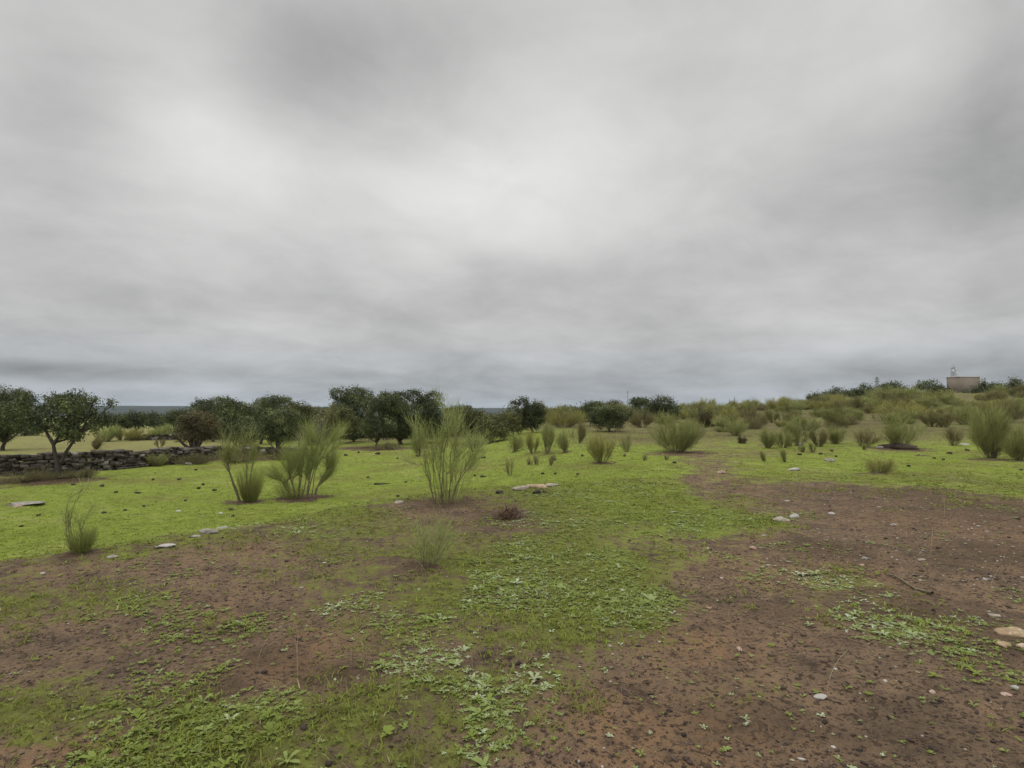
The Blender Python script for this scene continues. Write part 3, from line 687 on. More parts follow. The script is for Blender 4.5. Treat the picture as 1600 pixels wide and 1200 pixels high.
oak('holm_oak', 384, 712, [(352, 661, 14, 11), (374, 661, 14, 12), (384, 672, 13, 9), (362, 674, 16, 8), (376, 686, 16, 8)], 'low oak with light foliage behind the small leaning broom', seed=7, group=GO, tintb=.15)
oak('holm_oak', 466, 704, [(460, 641, 18, 11), (470, 655, 13, 11), (478, 645, 8, 8)], 'narrow dull oak between the glossy oak and the bare greyish bush', mat='oak_olive', seed=8, group=GO, tintb=-.2)
oak('holm_oak', 532, 694, [(522, 641, 11, 10), (536, 650, 14, 13), (546, 661, 14, 11), (521, 661, 11, 11), (532, 672, 14, 7)], 'pale olive oak at the left foot of the large oak group', mat='oak_olive', seed=9, group=GO, tintb=.0)
oak('holm_oak', 553, 691, [(530, 616, 12, 8), (550, 613, 18, 7), (569, 618, 11, 8), (548, 626, 24, 11), (560, 640, 20, 12), (540, 640, 14, 10), (556, 662, 16, 14), (545, 679, 14, 8)], 'tallest oak of the large group, its top standing highest at the left', seed=10, group=GO)
oak('holm_oak', 587, 699, [(590, 648, 22, 16), (600, 630, 20, 12), (580, 664, 16, 11), (606, 665, 15, 11), (585, 632, 14, 9), (596, 676, 16, 8), (574, 678, 12, 7)], 'middle oak of the large group with a slim trunk in sight', seed=11, group=GO, tintb=.0)
oak('holm_oak', 627, 695, [(605, 618, 16, 6), (625, 620, 14, 7), (612, 635, 23, 12), (632, 648, 17, 12), (625, 665, 16, 11), (606, 652, 12, 10), (638, 678, 15, 8), (616, 676, 12, 8)], 'oak of the large group with a thick black trunk behind the turf edge', seed=12, group=GO, rt=.16)
oak('holm_oak', 655, 693, [(648, 617, 14, 7), (676, 620, 12, 8), (660, 632, 24, 11), (680, 640, 12, 11), (665, 655, 19, 13), (648, 665, 14, 9), (668, 676, 16, 9), (684, 662, 10, 12)], 'right-hand oak of the large group, behind the tall open broom', seed=13, group=GO)
oak('holm_oak', 742, 691, [(732, 645, 14, 8), (752, 650, 14, 8), (735, 660, 19, 11), (750, 668, 16, 9), (722, 655, 12, 10), (736, 674, 22, 9), (755, 676, 14, 9), (745, 660, 18, 12)], 'low rounded oak right of the tall open broom', seed=14, group=GO, mat='oak_olive', tintb=-.28)
oak('holm_oak', 770, 691, [(765, 658, 16, 9), (782, 655, 11, 9), (770, 670, 19, 9), (785, 668, 12, 9), (776, 677, 20, 8), (760, 668, 14, 10)], 'olive oak with a leaning trunk, between the low rounded and the black oak', seed=15, group=GO, mat='oak_olive', tintb=-.12, trunk=[[(768, 691), (772, 684), (777, 676)], [(766, 691), (762, 683), (757, 674)]])
oak('holm_oak', 803, 680, [(800, 646, 14, 9), (805, 658, 12, 11), (791, 655, 11, 10), (802, 667, 16, 8)], 'small yellowish-olive oak touching the black oak', seed=16, group=GO, mat='oak_olive', tintb=.05)
oak('holm_oak', 833, 676, [(804, 631, 8, 4), (818, 628, 8, 5), (835, 640, 14, 10), (842, 651, 10, 11), (831, 658, 14, 11), (824, 644, 9, 9)], 'black oak with a second lower-left crest, darkest of the far trees', seed=17, group=GO, tintb=-.25, gap=.12)
oak('holm_oak', 922, 666, [(922, 637, 13, 7), (935, 634, 8, 5), (918, 648, 11, 9)], 'dark oak, left of the pair before the skyline', seed=18, group=GO, tintb=-.08, gap=.15)
oak('holm_oak', 952, 674, [(950, 641, 18, 7), (938, 652, 14, 12), (965, 652, 16, 13), (952, 662, 20, 9)], 'broad mid-green oak, right of the pair before the skyline', seed=19, group=GO, tintb=.0, gap=.15)
oak('holm_oak', 1001, 645, [(1000, 628, 13, 5), (991, 631, 6, 4), (1010, 630, 5, 4)], 'small flat-topped oak on the skyline next to the round one', seed=20, group=GO, y=105, tintb=-.1, gap=.12)
oak('holm_oak', 1036, 658, [(1035, 630, 17, 9), (1025, 640, 12, 9), (1047, 640, 11, 10), (1035, 648, 15, 8)], 'round compact oak on the skyline beside the hillside', seed=21, group=GO, tintb=-.05, gap=.1)
oak('holm_oak', 960, 645, [(960, 631, 10, 3), (954, 632, 5, 2)], 'tip of a distant oak showing above the broad mid-green one', seed=22, group=GO, y=128, tintb=-.1)
GC = 'oaks along the crest of the slope'
for k_, (u, vb, y, lb, l) in enumerate((
    (1271, 626, 130, [(1268, 619, 5, 3), (1275, 619, 5, 3)], 'lone tiny oak on the crest, farthest left there'),
    (1310, 622, 132, [(1296, 614, 8, 4), (1310, 613, 9, 4), (1322, 614, 8, 4)], 'low wide oak on the crest left of the pylon'),
    (1345, 618, 134, [(1332, 611, 9, 5), (1346, 609, 10, 6), (1358, 609, 8, 5)], 'bushy oak on the crest at the left foot of the pylon'),
    (1393, 616, 130, [(1380, 607, 9, 5), (1396, 605, 10, 5), (1409, 607, 7, 5)], 'broad oak on the crest right of the pylon'),
    (1452, 612, 128, [(1446, 604, 7, 5), (1457, 601, 8, 4), (1468, 605, 8, 4), (1480, 607, 7, 4)], 'long low oak on the crest left of the concrete building'),
    (1526, 614, 126, [(1518, 608, 5, 4), (1530, 605, 9, 6), (1540, 606, 5, 5)], 'oak hiding the right foot of the concrete building'),
    (1552, 610, 128, [(1549, 604, 7, 5), (1558, 605, 6, 5)], 'small dark oak right of the concrete building'),
    (1582, 610, 126, [(1574, 602, 7, 5), (1584, 599, 9, 5), (1593, 602, 5, 5)], 'domed oak on the crest, farthest right there'))):
    lb = [(q[0], q[1] + (1.5, -1.5, 2)[n_ % 3], q[2] * (.75, 1, .85)[(n_ + k_) % 3], q[3]) for n_, q in enumerate(lb)] + [(q[0], q[1] + 5, q[2] * .8, 3.5) for q in lb]
    oak('holm_oak', u, vb, lb, l, y=y, seed=40 + k_, group=GC, tintb=.04, gap=.3)
GV = 'dark oaks in the hollow beyond the wall'
for k_, (u, y, lb, l) in enumerate((
    (185, 95, [(172, 654, 8, 5), (185, 653, 9, 5), (196, 655, 7, 5)], 'left oak of the dark row under the blue ridge'),
    (215, 95, [(205, 653, 8, 6), (216, 652, 10, 7), (224, 655, 7, 6)], 'middle oak of the dark row under the blue ridge'),
    (246, 95, [(236, 653, 9, 6), (248, 653, 10, 6), (258, 655, 7, 5)], 'right oak of the dark row under the blue ridge'),
    (275, 88, [(268, 649, 8, 5), (279, 647, 9, 6)], 'oak of the hollow next to the brownish oak'),
    (40, 80, [(38, 664, 12, 8), (55, 668, 10, 7)], 'oak seen past the left edge tree across the dry field'))):
    lb = lb + [(q[0], q[1] + 7, q[2] * 1.1, 6) for q in lb]
    oak('holm_oak', u, 660, lb, l, y=y, seed=60 + k_, group=GV, tintb=-.05, gap=.1)
oak('holm_oak', 492, 668, [(470, 645, 16, 5), (492, 644, 18, 6), (510, 643, 14, 5)], 'distant oak filling the gap left of the large oak group', y=80, seed=70, group=GV, tintb=.05, gap=.1, mat='oak_olive')
oak('holm_oak', 722, 668, [(708, 642, 12, 5), (722, 640, 12, 6)], 'distant oak behind the tuft of the tall open broom', y=80, seed=71, group=GV, tintb=-.1, gap=.1)

GU = 'scrub filling the gaps behind the oaks'
for k_, (u, y, w, vt, mt) in enumerate(((492, 56, 60, 652, 'broom_dull'), (530, 52, 60, 655, 'oak_olive'), (566, 55, 60, 652, 'oak'), (604, 54, 60, 652, 'oak'), (640, 56, 60, 652, 'oak'), (676, 54, 60, 654, 'oak'), (712, 56, 56, 655, 'oak_olive'),
        (742, 60, 54, 652, 'oak'), (785, 62, 60, 655, 'oak_olive'), (815, 64, 50, 652, 'broom_dull'), (850, 70, 60, 640, 'broom_dull'), (890, 72, 60, 636, 'broom'), (905, 60, 50, 650, 'broom_dull'), (975, 66, 50, 640, 'broom_dull'),
        (1010, 70, 60, 642, 'broom_dull'), (1060, 78, 60, 640, 'broom'), (350, 58, 70, 655, 'oak'), (390, 54, 70, 652, 'oak'), (430, 56, 60, 650, 'oak'), (455, 52, 50, 655, 'oak_olive'), (300, 60, 60, 652, 'oak'), (700, 62, 50, 646, 'oak'), (728, 66, 44, 648, 'oak_olive'), (866, 74, 60, 642, 'oak_olive'), (902, 66, 50, 645, 'oak_olive'), (985, 72, 50, 643, 'oak'), (1075, 84, 50, 640, 'oak_olive'), (515, 60, 50, 645, 'oak_olive'), (480, 62, 50, 644, 'oak'))):
    q_ = np.random.default_rng(k_ + 900); vg = 640 + (EYE - atd(u, y)[2]) / y * F; hh = (vg - vt) * .5
    lb = [(u + w * q_.uniform(-.45, .45), vt + hh * q_.uniform(.75, 1.3), w * q_.uniform(.22, .34), hh * q_.uniform(.75, 1.0)) for _ in range(5)]
    oak('scrub_oak', u, vg, lb, 'leafy scrub bush partly hidden behind the line of oaks', cat='bush', y=y, seed=k_ + 900, group=GU, mat={'broom_dull': 'oak_olive', 'broom': 'oak_olive'}.get(mt, mt), tintb=[-.1, .05, -.2, .12][k_ % 4], gap=.2, leaf=.13)

# ------------------------------------------------------------------ dry stone wall
def stones_mesh(items, seed):
    """items: (centre, half sizes, yaw, tint) -> irregular blocks"""
    rg = np.random.default_rng(seed); n = len(items)
    c = np.array([i[0] for i in items]); h = np.array([i[1] for i in items]); ya = np.array([i[2] for i in items]); t = np.array([i[3] for i in items])
    cube = np.array([[-1, -1, -1], [1, -1, -1], [1, 1, -1], [-1, 1, -1], [-1, -1, 1], [1, -1, 1], [1, 1, 1], [-1, 1, 1]], float)
    V = cube[None] * (1 + rg.uniform(-.32, .08, (n, 8, 3))) * h[:, None]
    tl = rg.normal(0, .09, n); V[:, :, 2] += V[:, :, 0] * tl[:, None]
    x = V[:, :, 0] * np.cos(ya)[:, None] - V[:, :, 1] * np.sin(ya)[:, None]; y = V[:, :, 0] * np.sin(ya)[:, None] + V[:, :, 1] * np.cos(ya)[:, None]
    V = np.stack([x, y, V[:, :, 2]], -1) + c[:, None]
    fq = np.array([[0, 3, 2, 1], [4, 5, 6, 7], [0, 1, 5, 4], [1, 2, 6, 5], [2, 3, 7, 6], [3, 0, 4, 7]])
    Q = (np.arange(n)[:, None, None] * 8 + fq[None]).reshape(-1, 4)
    return V.reshape(-1, 3), Q, np.repeat(t, 8)
def dry_wall(pts, hts, label, seed, white=.05):
    rg = np.random.default_rng(seed); items = []
    pts = [np.array(p[:2]) for p in pts]
    for k in range(len(pts) - 1):
        a, b = pts[k], pts[k + 1]; L = np.linalg.norm(b - a); d = (b - a) / L; nrm = np.array([-d[1], d[0]]); ya = math.atan2(d[1], d[0])
        for side in (-1, 1):
            s = 0.0
            zc = np.zeros(int(L / .1) + 3)
            for course in range(12):
                s = rg.uniform(-.2, 0); h_ = rg.uniform(.045, .075)
                while s < L:
                    ln = rg.uniform(.14, .46); m = s + ln / 2; q = np.clip(m / L, 0, 1)
                    top = hts[k] * (1 - q) + hts[k + 1] * q + .10 * float(fbm(m * .8 + k * 9, seed, 3, 2))
                    z = course * .115 + .03
                    if z < top and rg.uniform() > .02:
                        p = a + d * m + nrm * side * (.20 - .006 * course + rg.normal(0, .025))
                        gz = float(height(p[0], p[1]))
                        hz = h_ * rg.uniform(.75, 1.35)
                        t = rg.uniform(0, .75) if rg.uniform() > white else rg.uniform(.85, 1)
                        items.append(((p[0], p[1], gz + z + rg.normal(0, .012)), (ln / 2 * 1.03, rg.uniform(.15, .24), hz), ya + rg.normal(0, .07), t))
                    s += ln
    return items
w0, w1, w2, w3 = at(-120, 752), at(0, 744), at(180, 733), at(342, 716)
w4 = at(470, 706)
items = dry_wall([w0, w1, w2, w3, w4], [.78, .76, .74, .62, .26], '', 3)
V, Q, T_ = stones_mesh(items, 4)
tag(mesh_np('stone_wall', V, Q, M['wall'], tint=T_), 'low dry stone wall of dark flat slabs along the left meadow', 'wall')
items = dry_wall([at(205, 688), at(285, 687)], [.6, .6], '', 8, .3)
V, Q, T_ = stones_mesh(items, 9)
tag(mesh_np('stone_wall', V, Q, M['wall'], tint=T_), 'ruined pale stone wall in front of the far brooms beyond the dry field', 'wall')

# ------------------------------------------------------------------ rocks, stones and clods
def lump(name, loc, size, mat, label, cat, seed, group=None, yaw=None, sink=.42, sub=3, cuts=9):
    """an irregular stone: a sphere cut by random planes and roughened"""
    rg = np.random.default_rng(seed)
    import bmesh
    bm = bmesh.new(); bmesh.ops.create_icosphere(bm, subdivisions=sub, radius=1)
    V = np.array([v.co[:] for v in bm.verts]); F_ = np.array([[v.index for v in f.verts] for f in bm.faces]); bm.free()
    for _ in range(cuts):
        nv = rg.normal(0, 1, 3); nv /= np.linalg.norm(nv); dd = rg.uniform(.55, .85)
        e = V @ nv - dd; V = V - np.where(e > 0, e, 0)[:, None] * nv * .98
    V = V * (1 + (.5 if 'earth' in name else .22) * fbm(V[:, 0] * 2 + V[:, 2] * 1.3 + seed, V[:, 1] * 2 - V[:, 2], seed, 3))[:, None]
    V = V * (np.array(size) / 2)
    V[:, 2] += size[2] * (.5 - sink)
    o = mesh_np(name, V, None, M[mat], T=F_, smooth=False, loc=loc)
    o.rotation_euler = (0, 0, rg.uniform(-.6, .6) if yaw is None else yaw)
    return tag(o, label, cat, group)
def rock(u, v, wpx, hpx, mat, label, depth=None, name='rock', cat='rock', group=None, **k):
    loc = at(u, v); s = loc[1] / F; 
    return lump(name, loc, (wpx * s, (depth or max(wpx * .7, hpx)) * s, hpx * s * 1.15), mat, label, cat, int(u * 3 + v), group, **k)
GR = 'rocks breaking through the edge of the bank'
rock(812, 765, 30, 9, 'rock', 'pale rock slab, left one of the outcrop on top of the bank', group=GR)
rock(838, 762, 44, 12, 'rock_tan', 'widest pale rock of the outcrop on top of the bank', group=GR)
rock(860, 759, 26, 7, 'rock', 'pale flat rock, right end of the outcrop on the bank', group=GR)
rock(780, 771, 18, 8, 'rock_dark', 'dark stone left of the pale outcrop on the bank', group=GR)
rock(838, 771, 20, 9, 'rock_dark', 'black stone lying just below the pale outcrop', group=GR, name='stone', cat='stone')
rock(850, 769, 6, 4, 'rock_dark', 'tiny dark stone beside the black one under the outcrop', group=GR, name='stone', cat='stone')
rock(624, 786, 16, 6, 'rock', 'small pale lump of rock on the bank edge left of the tall open broom', group=GR)
rock(326, 832, 34, 8, 'rock_grey', 'long grey rock on the left bank edge', group=GR)
rock(346, 826, 22, 6, 'rock_grey', 'grey flat rock just right of the long one on the bank edge', group=GR)
rock(305, 839, 20, 5, 'rock_grey', 'mossy grey rock left of the long one on the bank edge', group=GR)
rock(258, 853, 34, 4, 'rock_white', 'thin whitish slab on the left bank edge', group=GR)
rock(175, 870, 24, 3, 'rock_grey', 'flat slab, lowest one on the left bank edge', group=GR)
rock(38, 788, 52, 6, 'rock_grey', 'long flat grey rock in the meadow at the far left', name='rock')
rock(28, 792, 14, 5, 'rock_pink', 'reddish stone in front of the long flat meadow rock', name='stone', cat='stone')
rock(294, 726, 22, 6, 'rock_white', 'whitish flat rock at the foot of the wall, by the brownish oak')
rock(67, 897, 9, 5, 'rock_white', 'white stone on the bare soil at the far left', name='stone', cat='stone')
rock(278, 799, 9, 3, 'rock_white', 'flat white stone in the left meadow turf', name='stone', cat='stone')
rock(344, 803, 10, 4, 'rock_white', 'pale flat stone in the turf below the small leaning broom', name='stone', cat='stone')
rock(654, 748, 5, 4, 'rock_white', 'tiny white stone in the turf left of the tall open broom', name='stone', cat='stone')
rock(1240, 735, 22, 7, 'rock_white', 'white flat rock where the track meets the turf')
rock(1126, 739, 14, 6, 'rock_pink', 'pinkish flat rock at the start of the track')
rock(1296, 720, 20, 6, 'rock_grey', 'grey rock in the turf below the thicket')
rock(1252, 696, 12, 6, 'rock_white', 'pale stone at the front of the thicket', name='stone', cat='stone')
rock(1374, 700, 14, 5, 'rock_white', 'white stones left of the earth mound', name='stone', cat='stone')
rock(1508, 695, 20, 4, 'rock_white', 'white flat stone by the thin brown broom', name='stone', cat='stone')
GP = 'stones on the bare track'
for (u, v, w, h, mt, l) in ((1222, 813, 26, 9, 'rock', 'pale crumbled rock at the left edge of the track'), (1240, 808, 20, 8, 'rock_white', 'whitish rock right of the crumbled one on the track edge'), (1177, 857, 13, 6, 'rock_pink', 'pinkish stone at the weedy left edge of the track'),
        (1351, 873, 9, 6, 'rock_white', 'white stone, upper of two on the track'), (1347, 884, 10, 6, 'rock_pink', 'pinkish stone, lower of two on the track'), (1155, 1016, 10, 9, 'rock_pink', 'pink round stone in the middle of the bare foreground'),
        (1581, 990, 48, 14, 'rock_tan', 'big tan rock at the right edge of the view'), (1568, 1009, 26, 10, 'rock_tan', 'yellowish rock just in front of the big tan one'), (1600, 1014, 24, 12, 'rock_tan', 'tan rock cut by the right edge of the view'),
        (1585, 1076, 14, 8, 'rock_white', 'white stone in the lower right corner soil'), (1573, 1086, 16, 6, 'rock_pink', 'pinkish flat stone by the lower right white stone'), (1281, 1089, 22, 6, 'rock_white', 'flat whitish stone in the soil of the right foreground'),
        (1457, 1082, 11, 6, 'rock_pink', 'pale pink stone in the right foreground'), (1323, 987, 7, 5, 'rock_white', 'small white stone under the right-hand weeds'), (1108, 950, 10, 4, 'rock_pink', 'small pinkish flat stone left of the right-hand weeds'),
        (1555, 962, 20, 4, 'rock', 'flat pale stone behind the big tan rock'), (1440, 875, 14, 3, 'rock', 'thin pale stone flush with the track'), (1540, 905, 12, 4, 'rock_white', 'small whitish stone on the right of the track'),
        (1300, 803, 12, 4, 'rock_white', 'small white stone on the upper track'), (1396, 820, 14, 3, 'rock_white', 'thin whitish stone on the upper track'), (1193, 838, 8, 4, 'rock_white', 'little whitish stone at the left border of the track')):
    rock(u, v, w, h, mt, l, name='stone', cat='stone', group=GP)
cl = [(160, 760), (239, 750), (215, 771), (195, 798), (60, 806), (33, 823), (290, 783), (162, 802), (181, 770), (114, 758), (280, 750), (306, 735), (310, 764), (317, 758), (335, 767), (225, 792),
      (362, 797), (363, 807), (621, 717), (652, 713), (612, 700), (756, 716), (742, 744), (755, 746), (903, 742), (868, 741), (848, 741), (910, 713), (1054, 724), (976, 713), (1249, 711), (1299, 705), (1306, 714),
      (1282, 710), (1474, 719), (1511, 704), (1596, 735), (1484, 709), (575, 747), (634, 754), (622, 776), (470, 745), (540, 712), (560, 708), (590, 710), (505, 716), (1460, 717), (1420, 729)]
for k_, (u, v) in enumerate(cl):
    s = at(u, v)[1] / F
    wv = [11, 6, 14, 8, 5, 9, 7][k_ % 7]
    lump('earth_clod', at(u, v), (wv * s * .75, 7 * s, 4.2 * s), 'clod', 'small dark clod of earth scattered on the bright meadow turf', 'clod', 500 + k_, 'dark clods on the meadow', sub=2, sink=.2)
lump('log', at(595, 757), (.62, .12, .12), 'clod', 'short dark log lying in the turf left of the tall open broom', 'log', 77, yaw=.1)
lo = at(1404, 700); s = lo[1] / F
lump('earth_mound', lo, (54 * s, 46 * s, 15 * s), 'clod', 'dark earth mound under the spreading broom', 'mound', 78, yaw=0, cuts=0, sink=.5)
def mound(u, v, w, h, l, sd):
    lo = at(u, v); s = lo[1] / F; lump('earth_mound', lo, (w * s, w * .5 * s, h * s), 'clod', l, 'mound', sd, yaw=0, sink=.55)

# fallen stick on the track
a, b = at(1386, 900), at(1459, 931)
t = np.linspace(0, 1, 12)[:, None]; P = a + (b - a) * t; rg = np.random.default_rng(3)
P[:, 0] += np.cumsum(rg.normal(0, .008, 12)); P[:, 2] = height(P[:, 0], P[:, 1]) + .018 + .01 * np.sin(t[:, 0] * 7)
br = [P, np.linspace(P[4], P[4] + np.array([.10, .09, .05]), 12), np.linspace(P[8], P[8] + np.array([-.05, .08, .04]), 12)]
V, Q = tubes(np.array(br), np.array([np.linspace(.008, .013, 12), np.linspace(.007, .003, 12), np.linspace(.007, .003, 12)]), 7)
tag(mesh_np('fallen_branch', V, Q, M['wood'], smooth=True), 'thin dead branch lying on the bare track', 'branch')

# ------------------------------------------------------------------ building, aerials, houses
def box_mesh(boxes):
    V, Q = [], []
    fq = np.array([[0, 3, 2, 1], [4, 5, 6, 7], [0, 1, 5, 4], [1, 2, 6, 5], [2, 3, 7, 6], [3, 0, 4, 7]])
    for (x0, y0, z0, x1, y1, z1) in boxes:
        Q.append(fq + len(V) * 8); V.append([[x0, y0, z0], [x1, y0, z0], [x1, y1, z0], [x0, y1, z0], [x0, y0, z1], [x1, y0, z1], [x1, y1, z1], [x0, y1, z1]])
    return np.array(V).reshape(-1, 3), np.vstack(Q)
D = 138.0; s = D / F
cx_ = (1499 - 800) * s; zg = float(height(cx_, D)) 
zt = EYE + (ray(0, 588)[2] / ray(0, 588)[1]) * D
bl = empty('water_tank_building', (cx_, D, zg), 'plain tan concrete building with flat roof on the hilltop', 'building')
bl.rotation_euler = (0, 0, R(10))
H = zt - zg; wr, wl = 6.0, 3.2
V, Q = box_mesh([(0, 0, -1, wr, wl, H - .16)]); mesh_np('wall', V, Q, M['block'], bl)
V, Q = box_mesh([(-.08, -.08, H - .16, wr + .08, wl + .08, H)]); mesh_np('roof', V, Q, M['concrete'], bl)
V, Q = box_mesh([(wr * .55, -.06, -.2, wr * .55 + 1.0, .02, 1.9)]); mesh_np('door', V, Q, M['door'], bl)
bpy.context.view_layer.update()
def lattice(name, loc, h, w0_, w1_, nseg, r, label, cat, arms=()):
    root = empty(name, loc, label, cat); P = []
    cs = [(-1, -1), (1, -1), (1, 1), (-1, 1)]
    for k in range(4):
        a, b = cs[k], cs[(k + 1) % 4]
        P.append([(a[0] * w0_, a[1] * w0_, 0), (a[0] * w1_, a[1] * w1_, h)])
        for j in range(nseg):
            q0, q1 = j / nseg, (j + 1) / nseg; e0, e1 = w0_ + (w1_ - w0_) * q0, w0_ + (w1_ - w0_) * q1
            P.append([(a[0] * e0, a[1] * e0, h * q0), (b[0] * e1, b[1] * e1, h * q1)]); P.append([(a[0] * e1, a[1] * e1, h * q1), (b[0] * e1, b[1] * e1, h * q1)])
    V, Q = tubes(np.array(P, float), r, 4); mesh_np('mast', V, Q, M['steel'], root)
    for (z, half) in arms:
        V, Q = tubes(np.array([[(-half, 0, z), (half, 0, z)], [(-half, 0, z), (0, 0, z + .5)], [(half, 0, z), (0, 0, z + .5)]], float), r, 4); mesh_np('crossarm', V, Q, M['steel'], root)
    return root
mx = (1491 - 800) * (D + 3) / F
ant = lattice('antenna_mast', (mx, D + 3, zt), 2.3, .38, .28, 4, .035, 'small lattice aerial with dishes standing on the roof of the concrete building', 'antenna')
V, Q = tubes(np.array([[(0, 0, 2.2), (0, 0, 3.2)], [(.3, 0, 1.9), (.3, 0, 2.7)]], float), .03, 5); mesh_np('rod', V, Q, M['steel'], ant)
for (x_, z_, r_) in ((-.45, 1.5, .32), (.5, .9, .28), (.35, 1.9, .2)):
    ph = np.linspace(0, 2 * math.pi, 17)[:-1]
    V = np.concatenate([[[x_, -.55 + .12, z_]], np.stack([x_ + np.cos(ph) * r_, np.full(16, -.55), z_ + np.sin(ph) * r_], 1), [[x_, -.36, z_]], np.stack([x_ + np.cos(ph) * r_, np.full(16, -.40), z_ + np.sin(ph) * r_], 1)])
    i = np.arange(16); j = (i + 1) % 16
    T1 = np.stack([np.zeros(16, int), 1 + i, 1 + j], 1); T2 = np.stack([np.full(16, 17), 18 + j, 18 + i], 1); Q = np.stack([1 + i, 18 + i, 18 + j, 1 + j], 1)
    mesh_np('dish', V, Q, M['dish'], ant, T=T1 if False else np.vstack([T1, T2]))
D2 = 420.0; x2 = (1371 - 800) * D2 / F; z2 = EYE + 33 / F * D2
zb2 = float(height(x2, D2))
lattice('power_pylon', (x2, D2, zb2), EYE + (640 - 589) / F * D2 - zb2 + .0, 1.6, .5, 14, .12, 'steel power pylon showing above the crest oaks', 'pylon', arms=((EYE + (640 - 591) / F * D2 - zb2 - .6, 2.4), (EYE + (640 - 595) / F * D2 - zb2 - .6, 2.8)))
D3 = 300.0; x3 = (981 - 800) * D3 / F; zb3 = float(height(x3, D3)); zt3 = EYE + (640 - 610) / F * D3
pr = empty('utility_pole', (x3, D3, zb3), 'faint thin pole on the skyline left of the flat-topped oak', 'pole')
V, Q = tubes(np.array([[(0, 0, 0), (0, 0, zt3 - zb3)]], float), np.array([[.22, .14]]), 6); mesh_np('post', V, Q, M['steel'], pr)
V, Q = tubes(np.array([[(-.9, 0, zt3 - zb3 - .9), (.9, 0, zt3 - zb3 - .9)]], float), .1, 4); mesh_np('crossarm', V, Q, M['steel'], pr)
for k_, (u, w, l) in enumerate(((164, 9, 'tiny white house on the blue ridge, leftmost of three'), (169, 13, 'tiny long white house on the blue ridge, between two others'), (174, 8, 'tiny white house on the blue ridge, rightmost of three'))):
    D4 = 3340 + k_ * 25; x4 = (u - 800) * D4 / F * .9987; z4 = EYE + (640 - 641.5) / F * D4
    h4 = empty('white_house', (x4, D4 * .86, 2.0), l, 'house', 'white houses on the far ridge')
    V, Q = box_mesh([(-w / 2, -4, -6, w / 2, 4, 5)]); mesh_np('wall', V, Q, M['white'], h4)
    V = np.array([(-w / 2 - .4, -4.4, 5), (w / 2 + .4, -4.4, 5), (w / 2 + .4, 4.4, 5), (-w / 2 - .4, 4.4, 5), (-w / 2 - .4, 0, 7.5), (w / 2 + .4, 0, 7.5)])
    mesh_np('roof', V, [[0, 1, 5, 4], [2, 3, 4, 5], [0, 3, 2, 1]], M['tiles'], h4, T=[[0, 4, 3], [1, 2, 5]])

# ------------------------------------------------------------------ weeds, grass, pebbles (uncountable)
def scatter(n, r0, r1, seed, deg=56, power=1.0):
    rg = np.random.default_rng(seed)
    q = rg.uniform(0, 1, n) ** power
    r = r0 * (r1 / r0) ** q if power == 1.0 else r0 + (r1 - r0) * q
    th = np.radians(rg.uniform(-deg, deg, n))
    x, y = r * np.sin(th), r * np.cos(th)
    return x, y, np.asarray(height(x, y)), rg
def weeds():
    x, y, z, rg = scatter(210000, 1.7, 17, 101)
    u, v = project(x, y, z); c = cover_uv(u, v, x, y)
    c = c * np.where((y - np.interp(x, EX, EY)) > .3, .12, 1) * (1 - .6 * sstep(-x + .12 * y, .6, 2.0) * sstep(y, 2.4, 3.6)) * np.where(v < 800, .5, 1)
    cl = fbm(x * 1.6, y * 1.6, 141, 3) + .35 * fbm(x * .5, y * .5, 151, 2)
    keep = rg.uniform(0, 1, len(x)) < np.clip((c - .20) * 1.0 + .25 * (c > .58) + cl * 1.0 - .08, 0.013, 1)
    x, y, z = x[keep], y[keep], z[keep]; n = len(x)
    c = c[keep]; size = np.where((rg.uniform(0, 1, n) < .045) & (c > .3), rg.gamma(3, .0075, n) + .012, rg.gamma(2.2, .0042, n) + .006) + .0009 * np.hypot(x, y)
    nl = 7
    ph = rg.uniform(0, 6.28, (n, 1)) + np.arange(nl)[None] * (2 * math.pi / nl) + rg.normal(0, .25, (n, nl))
    L = size[:, None] * rg.uniform(.55, 1.15, (n, nl)); L[rg.uniform(0, 1, (n, nl)) < .12] *= .25
    wd = L * rg.uniform(.15, .24, (n, 1)); el = rg.uniform(.10, .6, (n, nl))
    d = np.stack([np.cos(ph), np.sin(ph)], -1); pr = np.stack([-d[..., 1], d[..., 0]], -1)
    t = np.array([.08, .38, .72, 1.0]); wt = np.array([.35, .85, 1.0, .12]); zt_ = np.array([.0, .55, .85, .75])
    C = d[..., None, :] * (L[..., None] * t)[..., None]
    zz_ = (L * np.sin(el))[..., None] * zt_ + .004
    W_ = pr[..., None, :] * (wd[..., None] * wt)[..., None]
    A = np.concatenate([C - W_, (zz_ + .12 * wd[..., None])[..., None]], -1); B = np.concatenate([C + W_, (zz_ + .12 * wd[..., None])[..., None]], -1)
    V = np.stack([A, B], 3)                                          # n, nl, 4, 2, 3
    V = V + np.stack([x, y, z], -1)[:, None, None, None, :]
    idx = np.arange(n * nl * 8).reshape(-1, 4, 2)
    Q = np.stack([idx[:, :-1, 0], idx[:, :-1, 1], idx[:, 1:, 1], idx[:, 1:, 0]], -1).reshape(-1, 4)
    kind = fbm(x * .8, y * .8, 171, 2) + rg.normal(0, .40, n) + .25 * sstep(x, -.8, .3) * (c > .3)
    tint = np.clip(.52 + .45 * kind, 0, 1)
    tag(mesh_np('weeds', V.reshape(-1, 3), Q, M['weed'], tint=np.repeat(tint, nl * 8)), 'low rosettes of broad-leaved weeds spread over the foreground soil', 'weeds', kind='stuff')
weeds()
